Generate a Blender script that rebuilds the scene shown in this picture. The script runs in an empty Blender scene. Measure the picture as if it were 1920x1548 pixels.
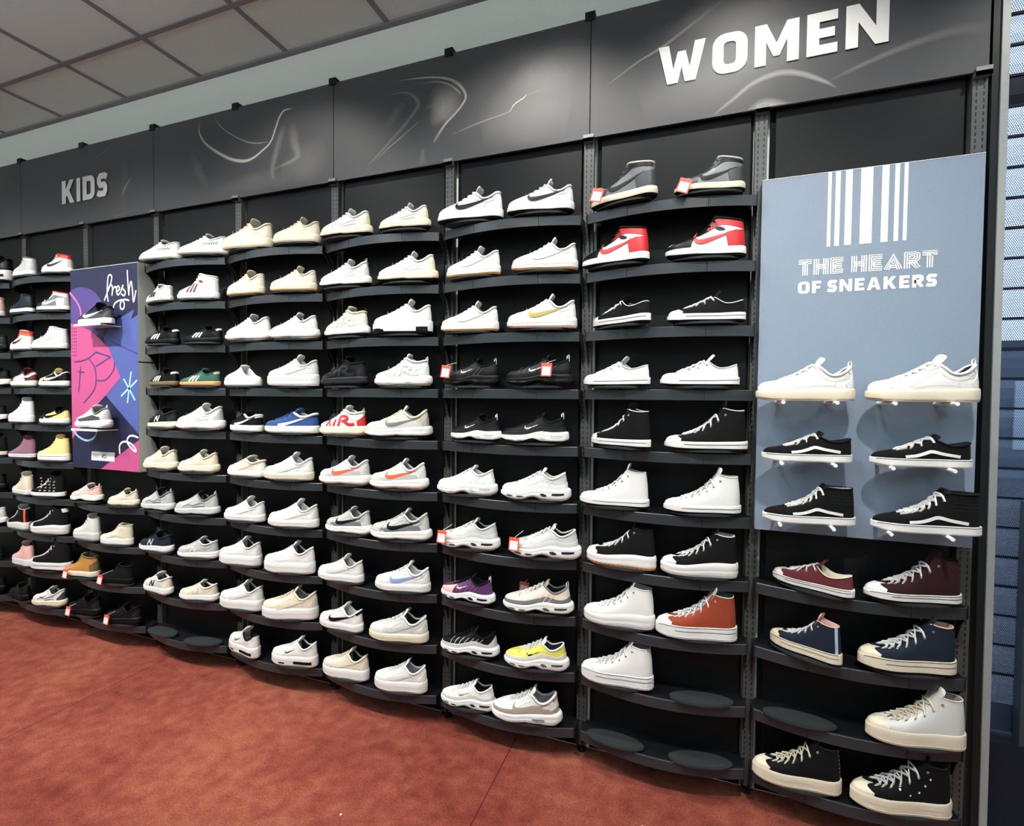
import bpy, bmesh, math, random
from mathutils import Vector, Matrix
from mathutils.bvhtree import BVHTree

# ------------------------------------------------------------------ camera, light, exposure
scene = bpy.context.scene
C = scene.collection
scene.view_settings.view_transform = 'Standard'
scene.view_settings.look = 'None'
scene.view_settings.gamma = 1.0
scene.view_settings.use_curve_mapping = False
scene.view_settings.exposure = 0.0

YAW, PITCH, ROLL, FPX = -0.3445, -0.027, 0.0101, 926.5
cam_data = bpy.data.cameras.new('camera')
cam_data.sensor_fit = 'HORIZONTAL'
cam_data.sensor_width = 36.0
cam_data.lens = FPX / 1920.0 * 36.0
cam_data.clip_start = 0.05
cam = bpy.data.objects.new('camera', cam_data)
C.objects.link(cam)
fw = Vector((math.sin(YAW) * math.cos(PITCH), math.cos(YAW) * math.cos(PITCH), math.sin(PITCH)))
rt = fw.cross(Vector((0, 0, 1))).normalized()
up = rt.cross(fw)
rt, up = (math.cos(ROLL) * rt + math.sin(ROLL) * up, -math.sin(ROLL) * rt + math.cos(ROLL) * up)
M = Matrix((rt, up, -fw)).transposed().to_4x4()
M.translation = Vector((-0.8549, -2.0178, 1.4637))
cam.matrix_world = M
scene.camera = cam

CEIL = 3.222
world = bpy.data.worlds.new('dusk_sky')
scene.world = world
world.use_nodes = True
bg = world.node_tree.nodes['Background']
bg.inputs['Color'].default_value = (0.55, 0.72, 1.0, 1)
bg.inputs['Strength'].default_value = 2.0

def spot(name, loc, aim, power, size, blend, color, radius=0.05):
    d = bpy.data.lights.new(name, 'SPOT')
    d.energy = power; d.spot_size = math.radians(size); d.spot_blend = blend
    d.color = color; d.shadow_soft_size = radius
    o = bpy.data.objects.new(name, d); C.objects.link(o)
    o.location = loc
    o.rotation_euler = (Vector(aim) - Vector(loc)).to_track_quat('-Z', 'Y').to_euler()
    return o

WARM = (1.0, 0.965, 0.91)
# ceiling spotlights washing the shelves, and narrower ones on the signs (all out of the frame, above and behind the camera)
WASH = [(-5.2, 215, 104), (-3.9, 280, 104), (-2.75, 160, 96), (-1.62, 116, 84), (-0.42, 176, 84)]
for sx, pw, sz in WASH:
    spot('ceiling_spotlight', (sx, -1.5, CEIL - 0.06), (sx, -0.05, 0.0), pw, sz, 1.0, WARM, 0.04)
# downlights close to the wall: they draw soft scallops of light on the signs
SCALLOP = [(-2.72, 32), (-1.50, 58), (-0.70, 50), (0.40, 24)]
for sx, pw in SCALLOP:
    spot('wall_downlight', (sx, -0.70, CEIL - 0.03), (sx, -0.30, 1.9), pw, 106, 0.6, WARM, 0.035)

# ------------------------------------------------------------------ materials
def lin(h):
    h = h.lstrip('#')
    o = []
    for i in (0, 2, 4):
        v = int(h[i:i + 2], 16) / 255.0
        o.append(v / 12.92 if v <= 0.04045 else ((v + 0.055) / 1.055) ** 2.4)
    return (o[0], o[1], o[2], 1.0)

MATS = {}
def mat(hexc, rough=0.5, kind='plain', metal=0.0, spec=0.5):
    key = (hexc, rough, kind, metal, spec)
    if key in MATS:
        return MATS[key]
    m = bpy.data.materials.new('%s_%s' % (kind, hexc)); m.use_nodes = True
    nt = m.node_tree; b = nt.nodes['Principled BSDF']
    col = lin(hexc)
    b.inputs['Base Color'].default_value = col
    b.inputs['Roughness'].default_value = rough
    b.inputs['Metallic'].default_value = metal
    b.inputs['Specular IOR Level'].default_value = spec
    tc = nt.nodes.new('ShaderNodeTexCoord')
    par = {'plain': (40, 0.03, 0.0), 'leather': (220, 0.04, 0.12), 'canvas': (900, 0.10, 0.25), 'suede': (300, 0.16, 0.25),
           'rubber': (120, 0.03, 0.05), 'mesh': (500, 0.12, 0.3), 'metal': (60, 0.06, 0.05), 'fabric': (700, 0.08, 0.2),
           'board': (90, 0.06, 0.05)}.get(kind, (40, 0.03, 0.0))
    n = nt.nodes.new('ShaderNodeTexNoise'); n.inputs['Scale'].default_value = par[0]; n.inputs['Detail'].default_value = 2
    nt.links.new(tc.outputs['Object'], n.inputs['Vector'])
    mix = nt.nodes.new('ShaderNodeMix'); mix.data_type = 'RGBA'
    a = par[1]
    mix.inputs[6].default_value = (col[0] * (1 - a), col[1] * (1 - a), col[2] * (1 - a), 1)
    mix.inputs[7].default_value = (min(1, col[0] * (1 + a)), min(1, col[1] * (1 + a)), min(1, col[2] * (1 + a)), 1)
    nt.links.new(n.outputs['Fac'], mix.inputs[0])
    nt.links.new(mix.outputs[2], b.inputs['Base Color'])
    if par[2] > 0:
        bp = nt.nodes.new('ShaderNodeBump'); bp.inputs['Strength'].default_value = par[2]; bp.inputs['Distance'].default_value = 0.002
        nt.links.new(n.outputs['Fac'], bp.inputs['Height']); nt.links.new(bp.outputs['Normal'], b.inputs['Normal'])
    if max(col[:3]) < 0.03: b.inputs['Specular IOR Level'].default_value = min(spec, 0.22)
    MATS[key] = m
    return m

def math_node(nt, op, a, b=None, c=None):
    n = nt.nodes.new('ShaderNodeMath'); n.operation = op
    for i, v in enumerate((a, b, c)):
        if v is None: continue
        if isinstance(v, (int, float)): n.inputs[i].default_value = v
        else: nt.links.new(v, n.inputs[i])
    return n.outputs[0]

# ------------------------------------------------------------------ object helpers
def tag(o, label=None, cat=None, group=None, kind=None):
    if label: o['label'] = label
    if cat: o['category'] = cat
    if group: o['group'] = group
    if kind: o['kind'] = kind
    return o

def empty(name, loc=(0, 0, 0), rz=0.0, scale=1.0):
    o = bpy.data.objects.new(name, None); C.objects.link(o)
    o.location = loc; o.rotation_euler = (0, 0, rz); o.scale = (scale,) * 3
    o.empty_display_size = 0.05
    return o

def new_mesh(name, verts, faces, smooth=True, angle=40):
    me = bpy.data.meshes.new(name)
    me.from_pydata([tuple(v) for v in verts], [], faces)
    if smooth:
        me.polygons.foreach_set('use_smooth', [True] * len(me.polygons))
        me.set_sharp_from_angle(angle=math.radians(angle))
    me.update()
    return me

def obj(name, me, m, parent=None, loc=None):
    if len(me.materials) == 0: me.materials.append(m)
    o = bpy.data.objects.new(name, me); C.objects.link(o)
    if me.materials[0] != m:
        o.material_slots[0].link = 'OBJECT'; o.material_slots[0].material = m
    if parent: o.parent = parent
    if loc: o.location = loc
    return o

class MB:
    """collects shapes that become one mesh"""
    def __init__(s): s.v = []; s.f = []
    def add(s, verts, faces):
        n = len(s.v); s.v += [tuple(v) for v in verts]; s.f += [tuple(i + n for i in f) for f in faces]
    def box(s, x0, x1, y0, y1, z0, z1):
        s.add([(x0, y0, z0), (x1, y0, z0), (x1, y1, z0), (x0, y1, z0), (x0, y0, z1), (x1, y0, z1), (x1, y1, z1), (x0, y1, z1)],
              [(3, 2, 1, 0), (4, 5, 6, 7), (0, 1, 5, 4), (1, 2, 6, 5), (2, 3, 7, 6), (3, 0, 4, 7)])
    def prism(s, poly, axis, a, b):
        """poly of 2D points extruded along axis ('x': poly=(y,z); 'y': poly=(x,z); 'z': poly=(x,y))"""
        def P(p, t): return {'x': (t, p[0], p[1]), 'y': (p[0], t, p[1]), 'z': (p[0], p[1], t)}[axis]
        n = len(poly)
        s.add([P(p, a) for p in poly] + [P(p, b) for p in poly],
              [tuple(range(n))[::-1], tuple(range(n, 2 * n))] + [(i, (i + 1) % n, n + (i + 1) % n, n + i) for i in range(n)])
    def tube(s, pts, r, n=6, closed=False, flat=1.0):
        pts = [Vector(p) for p in pts]; m = len(pts); rings = []
        for i, p in enumerate(pts):
            a = pts[(i - 1) % m] if (closed or i > 0) else pts[i]
            b = pts[(i + 1) % m] if (closed or i < m - 1) else pts[i]
            t = (b - a).normalized() if (b - a).length > 1e-9 else Vector((1, 0, 0))
            ref = Vector((0, 0, 1)) if abs(t.z) < 0.9 else Vector((1, 0, 0))
            u = t.cross(ref).normalized(); w = u.cross(t)
            rr = r[i] if isinstance(r, (list, tuple)) else r
            rings.append([p + u * math.cos(2 * math.pi * k / n) * rr + w * math.sin(2 * math.pi * k / n) * rr * flat for k in range(n)])
        v = [q for R in rings for q in R]; f = []
        for i in range(m if closed else m - 1):
            j = (i + 1) % m
            for k in range(n): f.append((i * n + k, i * n + (k + 1) % n, j * n + (k + 1) % n, j * n + k))
        if not closed: f += [tuple(range(n))[::-1], tuple((m - 1) * n + k for k in range(n))]
        s.add(v, f)
    def mesh(s, name, smooth=False, angle=40): return new_mesh(name, s.v, s.f, smooth, angle)
    def build(s, name, m, parent=None, smooth=False, angle=40, loc=None): return obj(name, s.mesh(name, smooth, angle), m, parent, loc)

def ribbon2d(pts, t, closed=False):
    """mitred strip of width t (number or list) along 2D points; returns 2D verts, quads"""
    n = len(pts); L = []; R = []
    for i in range(n):
        a = pts[(i - 1) % n] if (closed or i > 0) else None
        b = pts[(i + 1) % n] if (closed or i < n - 1) else None
        p = pts[i]; ds = []
        if a is not None: ds.append(Vector((p[0] - a[0], p[1] - a[1])).normalized())
        if b is not None: ds.append(Vector((b[0] - p[0], b[1] - p[1])).normalized())
        d = sum(ds, Vector((0, 0)))
        d = d.normalized() if d.length > 1e-6 else ds[0]
        nn = Vector((-d.y, d.x)); k = max(0.45, nn.dot(Vector((-ds[0].y, ds[0].x))))
        w = (t[i] if isinstance(t, (list, tuple)) else t) * 0.5 / k
        L.append((p[0] + nn.x * w, p[1] + nn.y * w)); R.append((p[0] - nn.x * w, p[1] - nn.y * w))
    v = L + R; f = []
    for i in range(n if closed else n - 1):
        j = (i + 1) % n; f.append((i, j, n + j, n + i))
    return v, f

def smooth_path(pts, k=4):
    out = []; n = len(pts)
    for i in range(n - 1):
        p0 = pts[max(0, i - 1)]; p1 = pts[i]; p2 = pts[i + 1]; p3 = pts[min(n - 1, i + 2)]
        for j in range(k):
            t = j / k
            out.append(tuple(0.5 * ((2 * b) + (-a + c) * t + (2 * a - 5 * b + 4 * c - d) * t * t + (-a + 3 * b - 3 * c + d) * t ** 3)
                             for a, b, c, d in zip(p0, p1, p2, p3)))
    out.append(tuple(pts[-1]))
    return out

def interp(tab, x, k=1):
    if x <= tab[0][0]: return tab[0][k]
    for a, b in zip(tab, tab[1:]):
        if x <= b[0]:
            t = (x - a[0]) / (b[0] - a[0]); return a[k] + (b[k] - a[k]) * t
    return tab[-1][k]

def cr_interp(tab, x, k):
    """Catmull-Rom through a table keyed by its first column"""
    n = len(tab)
    if x <= tab[0][0]: return tab[0][k]
    if x >= tab[-1][0]: return tab[-1][k]
    for i in range(n - 1):
        if tab[i][0] <= x <= tab[i + 1][0]:
            x1, x2 = tab[i][0], tab[i + 1][0]; h = x2 - x1; t = (x - x1) / h
            y1, y2 = tab[i][k], tab[i + 1][k]
            m1 = (y2 - tab[i - 1][k]) / (x2 - tab[i - 1][0]) if i > 0 else (y2 - y1) / h
            m2 = (tab[i + 2][k] - y1) / (tab[i + 2][0] - x1) if i < n - 2 else (y2 - y1) / h
            return ((2 * t ** 3 - 3 * t * t + 1) * y1 + (t ** 3 - 2 * t * t + t) * h * m1 + (-2 * t ** 3 + 3 * t * t) * y2 + (t ** 3 - t * t) * h * m2)

# ------------------------------------------------------------------ the room
W = 0.625                      # bay width
BAYS = 'ABCDEFGHI'
NBAY = 9
X_END = -W * NBAY              # left end of the rack that the photo can see
ROW1, STEP = 2.190, 0.228      # top shelf height and spacing
def row_z(r): return ROW1 - (r - 1) * STEP
SIGN_Z0, SIGN_Z1 = 2.512, 2.982

def structure(name, mb, m):
    o = mb.build(name, m); o['kind'] = 'structure'; return o

def carpet():
    m = bpy.data.materials.new('red_carpet'); m.use_nodes = True
    nt = m.node_tree; b = nt.nodes['Principled BSDF']; b.inputs['Roughness'].default_value = 0.95
    b.inputs['Specular IOR Level'].default_value = 0.15
    tc = nt.nodes.new('ShaderNodeTexCoord')
    def noise(sc, det, dist=0.0):
        n = nt.nodes.new('ShaderNodeTexNoise'); n.inputs['Scale'].default_value = sc; n.inputs['Detail'].default_value = det
        n.inputs['Distortion'].default_value = dist
        nt.links.new(tc.outputs['Object'], n.inputs['Vector']); return n.outputs['Fac']
    big, mid, fine = noise(0.9, 5, 0.2), noise(16, 12, 0.0), noise(150, 4)
    r = nt.nodes.new('ShaderNodeValToRGB'); nt.links.new(math_node(nt, 'ADD', math_node(nt, 'MULTIPLY', big, 0.62), math_node(nt, 'MULTIPLY', mid, 0.38)), r.inputs['Fac'])
    e = r.color_ramp.elements
    e[0].position = 0.36; e[0].color = lin('#743229'); e[1].position = 0.66; e[1].color = lin('#a8684f')
    k = r.color_ramp.elements.new(0.5); k.color = lin('#8f4a3b')
    mx = nt.nodes.new('ShaderNodeMix'); mx.data_type = 'RGBA'; mx.blend_type = 'MULTIPLY'; mx.inputs[0].default_value = 1.0
    nt.links.new(r.outputs['Color'], mx.inputs[6])
    g = nt.nodes.new('ShaderNodeValToRGB'); nt.links.new(fine, g.inputs['Fac'])
    g.color_ramp.elements[0].position = 0.3; g.color_ramp.elements[0].color = (0.55, 0.52, 0.52, 1)
    g.color_ramp.elements[1].position = 0.7; g.color_ramp.elements[1].color = (1, 1, 1, 1)
    nt.links.new(g.outputs['Color'], mx.inputs[7])
    # the seams between the carpet strips (2.04 m wide)
    sx = nt.nodes.new('ShaderNodeSeparateXYZ'); nt.links.new(tc.outputs['Object'], sx.inputs[0])
    fr = math_node(nt, 'FRACT', math_node(nt, 'DIVIDE', math_node(nt, 'ADD', sx.outputs[0], 1.5375 + 20.4), 2.04))
    seam = math_node(nt, 'LESS_THAN', fr, 0.0022)
    sm = nt.nodes.new('ShaderNodeMix'); sm.data_type = 'RGBA'
    nt.links.new(seam, sm.inputs[0]); nt.links.new(mx.outputs[2], sm.inputs[6]); sm.inputs[7].default_value = lin('#4a1917')
    nt.links.new(sm.outputs[2], b.inputs['Base Color'])
    bp = nt.nodes.new('ShaderNodeBump'); bp.inputs['Strength'].default_value = 0.6; bp.inputs['Distance'].default_value = 0.004
    nt.links.new(fine, bp.inputs['Height']); nt.links.new(bp.outputs['Normal'], b.inputs['Normal'])
    return m

RX0, RX1, RY0 = -7.5, 2.6, -6.0
fl = MB(); fl.box(RX0, RX1, RY0, 0.30, -0.08, 0.0); structure('floor', fl, carpet())
plaster = mat('#e6ebe0', 0.9, 'board')
wb = MB(); wb.box(RX0, 0.03, 0.022, 0.16, 0.0, CEIL + 0.1)
structure('wall_back', wb, plaster)
wl = MB(); wl.box(RX0 - 0.1, RX0, RY0, 0.3, 0, CEIL + 0.1); structure('wall_left', wl, plaster)
wr = MB(); wr.box(RX1, RX1 + 0.1, RY0, 0.3, 0, CEIL + 0.1); structure('wall_right', wr, plaster)
wf = MB(); wf.box(RX0, RX1, RY0 - 0.1, RY0, 0, CEIL + 0.1); structure('wall_front', wf, plaster)
# strip of wall right of the window opening, and above it
w2 = MB(); w2.box(1.37, RX1, 0.022, 0.16, 0.0, CEIL + 0.1)
structure('wall_corner', w2, plaster)
w3 = MB(); w3.box(0.03, 1.37, 0.022, 0.16, 3.08, CEIL + 0.1); structure('trim_2', w3, plaster)

tile = mat('#d3e0de', 0.95, 'board')
ce = MB(); ce.box(RX0, RX1, RY0, 0.30, CEIL, CEIL + 0.08); structure('ceiling', ce, tile)
bars = MB(); t = 0.012
x = -4.617 - 4 * 0.6
while x < RX1:
    bars.box(x - t, x + t, RY0, 0.02, CEIL - 0.006, CEIL + 0.001); x += 0.6
y = -0.315
while y > RY0:
    bars.box(RX0, RX1, y - t, y + t, CEIL - 0.0065, CEIL + 0.001); y -= 0.6
bars.box(RX0, RX1, -0.006, 0.022, CEIL - 0.012, CEIL + 0.001)
structure('trim_1', bars, mat('#7d7f84', 0.7, 'metal'))

# hanging fill lamps added unseen behind the camera, to brighten shelves and ceiling
def emis(hexc, s):
    m = bpy.data.materials.new('fill_lamp_glow'); m.use_nodes = True; nt = m.node_tree
    nt.nodes.remove(nt.nodes['Principled BSDF'])
    e = nt.nodes.new('ShaderNodeEmission'); e.inputs['Color'].default_value = lin(hexc); e.inputs['Strength'].default_value = s
    nt.links.new(e.outputs[0], nt.nodes['Material Output'].inputs[0]); return m
glow = emis('#f4f6ff', 1.5); glow_up = emis('#e2f2ff', 38.0)
fr_m = MB(); fr_m.box(-.3, .3, -.3, -.28, -.012, 0); fr_m.box(-.3, .3, .28, .3, -.012, 0); fr_m.box(-.3, -.28, -.28, .28, -.012, 0); fr_m.box(.28, .3, -.28, .28, -.012, 0)
df_m = MB(); df_m.box(-.28, .28, -.28, .28, -.010, 0.006)
uf_m = MB(); uf_m.box(-.27, .27, -.27, .27, .012, .02); upm = uf_m.mesh('fill_uplight')
rod = MB()
for sx_ in (-.29, .29):
    rod.box(sx_ - .004, sx_ + .004, -.004, .004, -.004, .42)
rod_m = rod.mesh('hanger')
frm, dfm = fr_m.mesh('frame'), df_m.mesh('diffuser')
for i, lx in enumerate((-5.8, -3.4, -1.0, 1.4)):
    for j, ly in enumerate((-2.4, -4.2)):
        e = empty('ceiling_lamp', (lx, ly, CEIL - 0.42))
        tag(e, 'added square fill lamp hanging unseen below the ceiling behind the camera', 'lamp', 'added fill lamps behind the camera')
        obj('frame', frm, mat('#dcdcda', .5), e); obj('diffuser', dfm, glow, e); obj('fill_uplight', upm, glow_up, e); obj('hanger', rod_m, mat('#dcdcda', .5), e)

# ------------------------------------------------------------------ rack: uprights, back panels, signs
steel = mat('#7a7a76', 0.42, 'metal', 0.25)
dark_steel = mat('#1b1d1f', 0.42, 'metal', 0.0, 0.5)
black_board = mat('#0e0f11', 0.5, 'board', 0.0, 0.3)
black_gap = mat('#060607', 0.8, 'board', 0.0, 0.2)
hole = mat('#060607', 0.8)

def slots_material():
    m = bpy.data.materials.new('slotted_steel'); m.use_nodes = True; nt = m.node_tree
    b = nt.nodes['Principled BSDF']; b.inputs['Roughness'].default_value = 0.45; b.inputs['Metallic'].default_value = 0.2
    tc = nt.nodes.new('ShaderNodeTexCoord'); s = nt.nodes.new('ShaderNodeSeparateXYZ'); nt.links.new(tc.outputs['Object'], s.inputs[0])
    fz = math_node(nt, 'FRACT', math_node(nt, 'DIVIDE', s.outputs[2], 0.0207))
    inz = math_node(nt, 'LESS_THAN', fz, 0.6)
    ax = math_node(nt, 'ABSOLUTE', s.outputs[0])
    inx = math_node(nt, 'LESS_THAN', math_node(nt, 'ABSOLUTE', math_node(nt, 'SUBTRACT', ax, 0.0095)), 0.0022)
    f = math_node(nt, 'MULTIPLY', inz, inx)
    front = nt.nodes.new('ShaderNodeNewGeometry'); sn = nt.nodes.new('ShaderNodeSeparateXYZ'); nt.links.new(front.outputs['Normal'], sn.inputs[0])
    f = math_node(nt, 'MULTIPLY', f, math_node(nt, 'LESS_THAN', sn.outputs[1], -0.5))
    mx = nt.nodes.new('ShaderNodeMix'); mx.data_type = 'RGBA'; nt.links.new(f, mx.inputs[0])
    mx.inputs[6].default_value = lin('#4c4d4c'); mx.inputs[7].default_value = lin('#08080a')
    nt.links.new(mx.outputs[2], b.inputs['Base Color']); return m
slot_m = slots_material()

BAYNAME = {'A': 'bay under blue poster', 'B': 'first bay left of blue poster', 'C': 'second bay left of blue poster',
           'D': 'third bay left of blue poster', 'E': 'fourth bay left of blue poster', 'F': 'bay right of purple poster',
           'G': 'bay under purple poster', 'H': 'bay left of purple poster', 'I': 'bay at left edge'}
ORD = ['', 'top', 'second', 'third', 'fourth', 'fifth', 'sixth', 'seventh', 'eighth', 'ninth', 'bottom']

for k in range(0, NBAY + 1):
    x = -k * W - 0.004
    e = empty('slotted_upright', (x, 0, 0))
    if k == 0: lb = 'grey slotted upright at the right end of the rack beside the window'
    elif k == NBAY: lb = 'grey slotted upright at the far left end of the shoe rack'
    else: lb = 'slotted upright between %s and %s' % (BAYNAME[BAYS[k - 1]], BAYNAME[BAYS[k]])
    tag(e, lb, 'upright', 'slotted uprights of the shoe rack')
    b = MB(); b.prism([(-.02, .012), (-.02, -.016), (.02, -.016), (.02, .012)], 'z', 0.03, SIGN_Z1 + 0.012)
    b.build('post', slot_m, e)
    b = MB(); b.box(-.02, .02, -.034, .012, SIGN_Z1 + 0.003, SIGN_Z1 + 0.022); b.box(-.02, .02, -.036, -.0325, SIGN_Z1 - 0.012, SIGN_Z1 + 0.022)
    b.build('sign_hook', dark_steel, e)
    b = MB(); b.box(-.021, .021, -.038, -.012, SIGN_Z0 - 0.014, SIGN_Z0 - 0.001); b.box(-.021, .021, -.038, -.0335, SIGN_Z0 - 0.014, SIGN_Z0 + 0.012)
    b.build('sign_clip', steel, e)
    b = MB(); b.prism([(math.cos(a * math.pi / 6) * .018, math.sin(a * math.pi / 6) * .018) for a in range(12)], 'z', 0, .012)
    b.prism([(math.cos(a * math.pi / 6) * .006, math.sin(a * math.pi / 6) * .006) for a in range(12)], 'z', .012, .03)
    b.build('levelling_foot', dark_steel, e)

for i, bay in enumerate(BAYS):
    xr, xl = -i * W, -(i + 1) * W
    e = empty('back_panel', ((xl + xr) / 2, 0, 0))
    tag(e, 'black back board behind the shelves of the %s' % BAYNAME[bay], 'panel', 'black back boards of the rack')
    h = W / 2 - .027
    b = MB(); b.box(-h, h, .008, .018, .012, SIGN_Z1 - .01); b.build('backing', black_gap, e)
    b = MB(); b.box(-h + .018, h - .010, -.0015, .008, .10, SIGN_Z1 - .02); b.build('face_board', black_board, e)

# ---- lettering from strokes
def letter(c):
    """centre-line strokes inside a w x 1 cell, stroke thickness about .26: (width, [(closed, points)])"""
    t = .13
    return {
        'W': (1.02, [(0, [(.10, 1), (.27, .0 + t * .4), (.51, .95), (.75, .0 + t * .4), (.92, 1)])]),
        'M': (.92, [(0, [(t, 0), (t, .92), (.46, .28), (.92 - t, .92), (.92 - t, 0)])]),
        'N': (.80, [(0, [(t, 0), (t, .90), (.80 - t, .10), (.80 - t, 1)])]),
        'O': (.74, [(1, [(.28, t), (.46, t), (.74 - t, .28), (.74 - t, .72), (.46, 1 - t), (.28, 1 - t), (t, .72), (t, .28)])]),
        'D': (.72, [(1, [(t, t), (.42, t), (.72 - t, .30), (.72 - t, .70), (.42, 1 - t), (t, 1 - t)])]),
        'E': (.64, [(0, [(.64, t), (t, t), (t, 1 - t), (.64, 1 - t)]), (0, [(t, .5), (.58, .5)])]),
        'K': (.76, [(0, [(t, 0), (t, 1)]), (0, [(t, .46), (.62, 1.0)]), (0, [(.28, .60), (.66, 0)])]),
        'I': (.26, [(0, [(t, 0), (t, 1)])]),
        'S': (.66, [(0, [(.02, .20), (.16, t), (.46, t), (.66 - t, .25), (.66 - t, .40), (.45, .5), (.22, .5), (t, .62), (t, .76), (.22, 1 - t), (.50, 1 - t), (.64, .80)])]),
        'T': (.68, [(0, [(0, 1 - t), (.68, 1 - t)]), (0, [(.34, 1 - t), (.34, 0)])]),
        'H': (.74, [(0, [(t, 0), (t, 1)]), (0, [(.74 - t, 0), (.74 - t, 1)]), (0, [(t, .5), (.74 - t, .5)])]),
        'A': (.82, [(0, [(.10, 0), (.41, .94), (.72, 0)]), (0, [(.24, .26), (.58, .26)])]),
        'R': (.72, [(0, [(t, 0), (t, 1 - t), (.48, 1 - t), (.72 - t, .80), (.72 - t, .62), (.46, .46), (t, .46)]), (0, [(.34, .44), (.64, 0)])]),
        'F': (.62, [(0, [(t, 0), (t, 1 - t), (.62, 1 - t)]), (0, [(t, .48), (.54, .48)])]),
    }[c]

POLY = {
    'W': (1.2, [[(0, 1), (.27, 1), (.39, .36), (.5, .80), (.7, .80), (.81, .36), (.93, 1), (1.2, 1), (.96, 0), (.69, 0), (.6, .40), (.51, 0), (.24, 0)]]),
    'M': (1.0, [[(0, 0), (0, 1), (.27, 1), (.5, .50), (.73, 1), (1, 1), (1, 0), (.74, 0), (.74, .56), (.57, .19), (.43, .19), (.26, .56), (.26, 0)]]),
    'N': (.88, [[(0, 0), (0, 1), (.27, 1), (.62, .42), (.62, 1), (.88, 1), (.88, 0), (.61, 0), (.26, .58), (.26, 0)]]),
    'K': (.86, [[(0, 0), (0, 1), (.27, 1), (.27, .62), (.53, 1), (.84, 1), (.52, .54), (.86, 0), (.55, 0), (.35, .36), (.27, .26), (.27, 0)]]),
    'A': (.92, [[(0, 0), (.30, 1), (.52, 1), (.27, 0)], [(.65, 0), (.40, 1), (.62, 1), (.92, 0)], [(.22, .20), (.27, .40), (.65, .40), (.70, .20)]]),
    'E': (.66, [[(0, 0), (0, 1), (.66, 1), (.66, .77), (.27, .77), (.27, .61), (.60, .61), (.60, .39), (.27, .39), (.27, .23), (.66, .23), (.66, 0)]]),
    'F': (.64, [[(0, 0), (0, 1), (.64, 1), (.64, .77), (.27, .77), (.27, .58), (.58, .58), (.58, .36), (.27, .36), (.27, 0)]]),
    'O': (.84, None), 'D': (.80, None)}
def ring(pts_o, pts_i):
    n = len(pts_o); return pts_o + pts_i, [(i, (i + 1) % n, n + (i + 1) % n, n + i) for i in range(n)]
def round_rect(x0, x1, z0, z1, r, corners):
    out = []
    for (cx_, cz_, a0, on) in ((x1 - r, z1 - r, 0, corners[0]), (x0 + r, z1 - r, 90, corners[1]), (x0 + r, z0 + r, 180, corners[2]), (x1 - r, z0 + r, 270, corners[3])):
        for k in range(6):
            a = math.radians(a0 + 18 * k)
            if on: out.append((cx_ + r * math.cos(a), cz_ + r * math.sin(a)))
            else: out.append((cx_ + (r if a0 in (0, 270) else -r), cz_ + (r if a0 in (0, 90) else -r)))
    return out
def lettering(mb, text, x0, x1, z0, z1, y, thick=.26, gap=.16, space=.42, lines=1):
    total = 0
    for i, c in enumerate(text): total += space if c == ' ' else (POLY[c][0] if lines == 1 and c in POLY else letter(c)[0]) + (gap if i < len(text) - 1 and text[i + 1] != ' ' else 0)
    sx = (x1 - x0) / total; sz = z1 - z0; px = 0; lay = 0
    for i, c in enumerate(text):
        if c == ' ': px += space; continue
        w, strokes = letter(c)
        if lines == 1 and c in POLY:
            w, polys = POLY[c]
            if polys is None:
                cn = (1, 1, 1, 1) if c == 'O' else (1, 0, 0, 1)
                v, f = ring(round_rect(0, w, 0, 1, .30, cn), round_rect(.27, w - .27, .22, .78, .10, cn))
                mb.add([(x0 + (px + a) * sx, y, z0 + b * sz) for a, b in v], f)
            else:
                for pl in polys:
                    lay += 1
                    mb.add([(x0 + (px + a) * sx, y - 0.00012 * (lay % 5), z0 + b * sz) for a, b in pl], [tuple(range(len(pl)))])
            strokes = []
        for cl, pts in strokes:
            offs = [(0.0, thick)] if lines == 1 else [(thick * q, thick * .22) for q in (-.40, 0, .40)]
            for off, th in offs:
                p = [((px + a) * sx, b * sz) for a, b in pts]
                if off:
                    vv, _ = ribbon2d(p, 2 * off * min(sx, sz), bool(cl)); p = vv[:len(p)]
                v, f = ribbon2d(p, th * min(sx, sz), bool(cl))
                lay += 1; yy = y - 0.00012 * (lay % 5)
                mb.add([(x0 + a, yy, z0 + min(max(b, 0), sz)) for a, b in v], f)
        px += w + (gap if i < len(text) - 1 and text[i + 1] != ' ' else 0)


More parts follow.
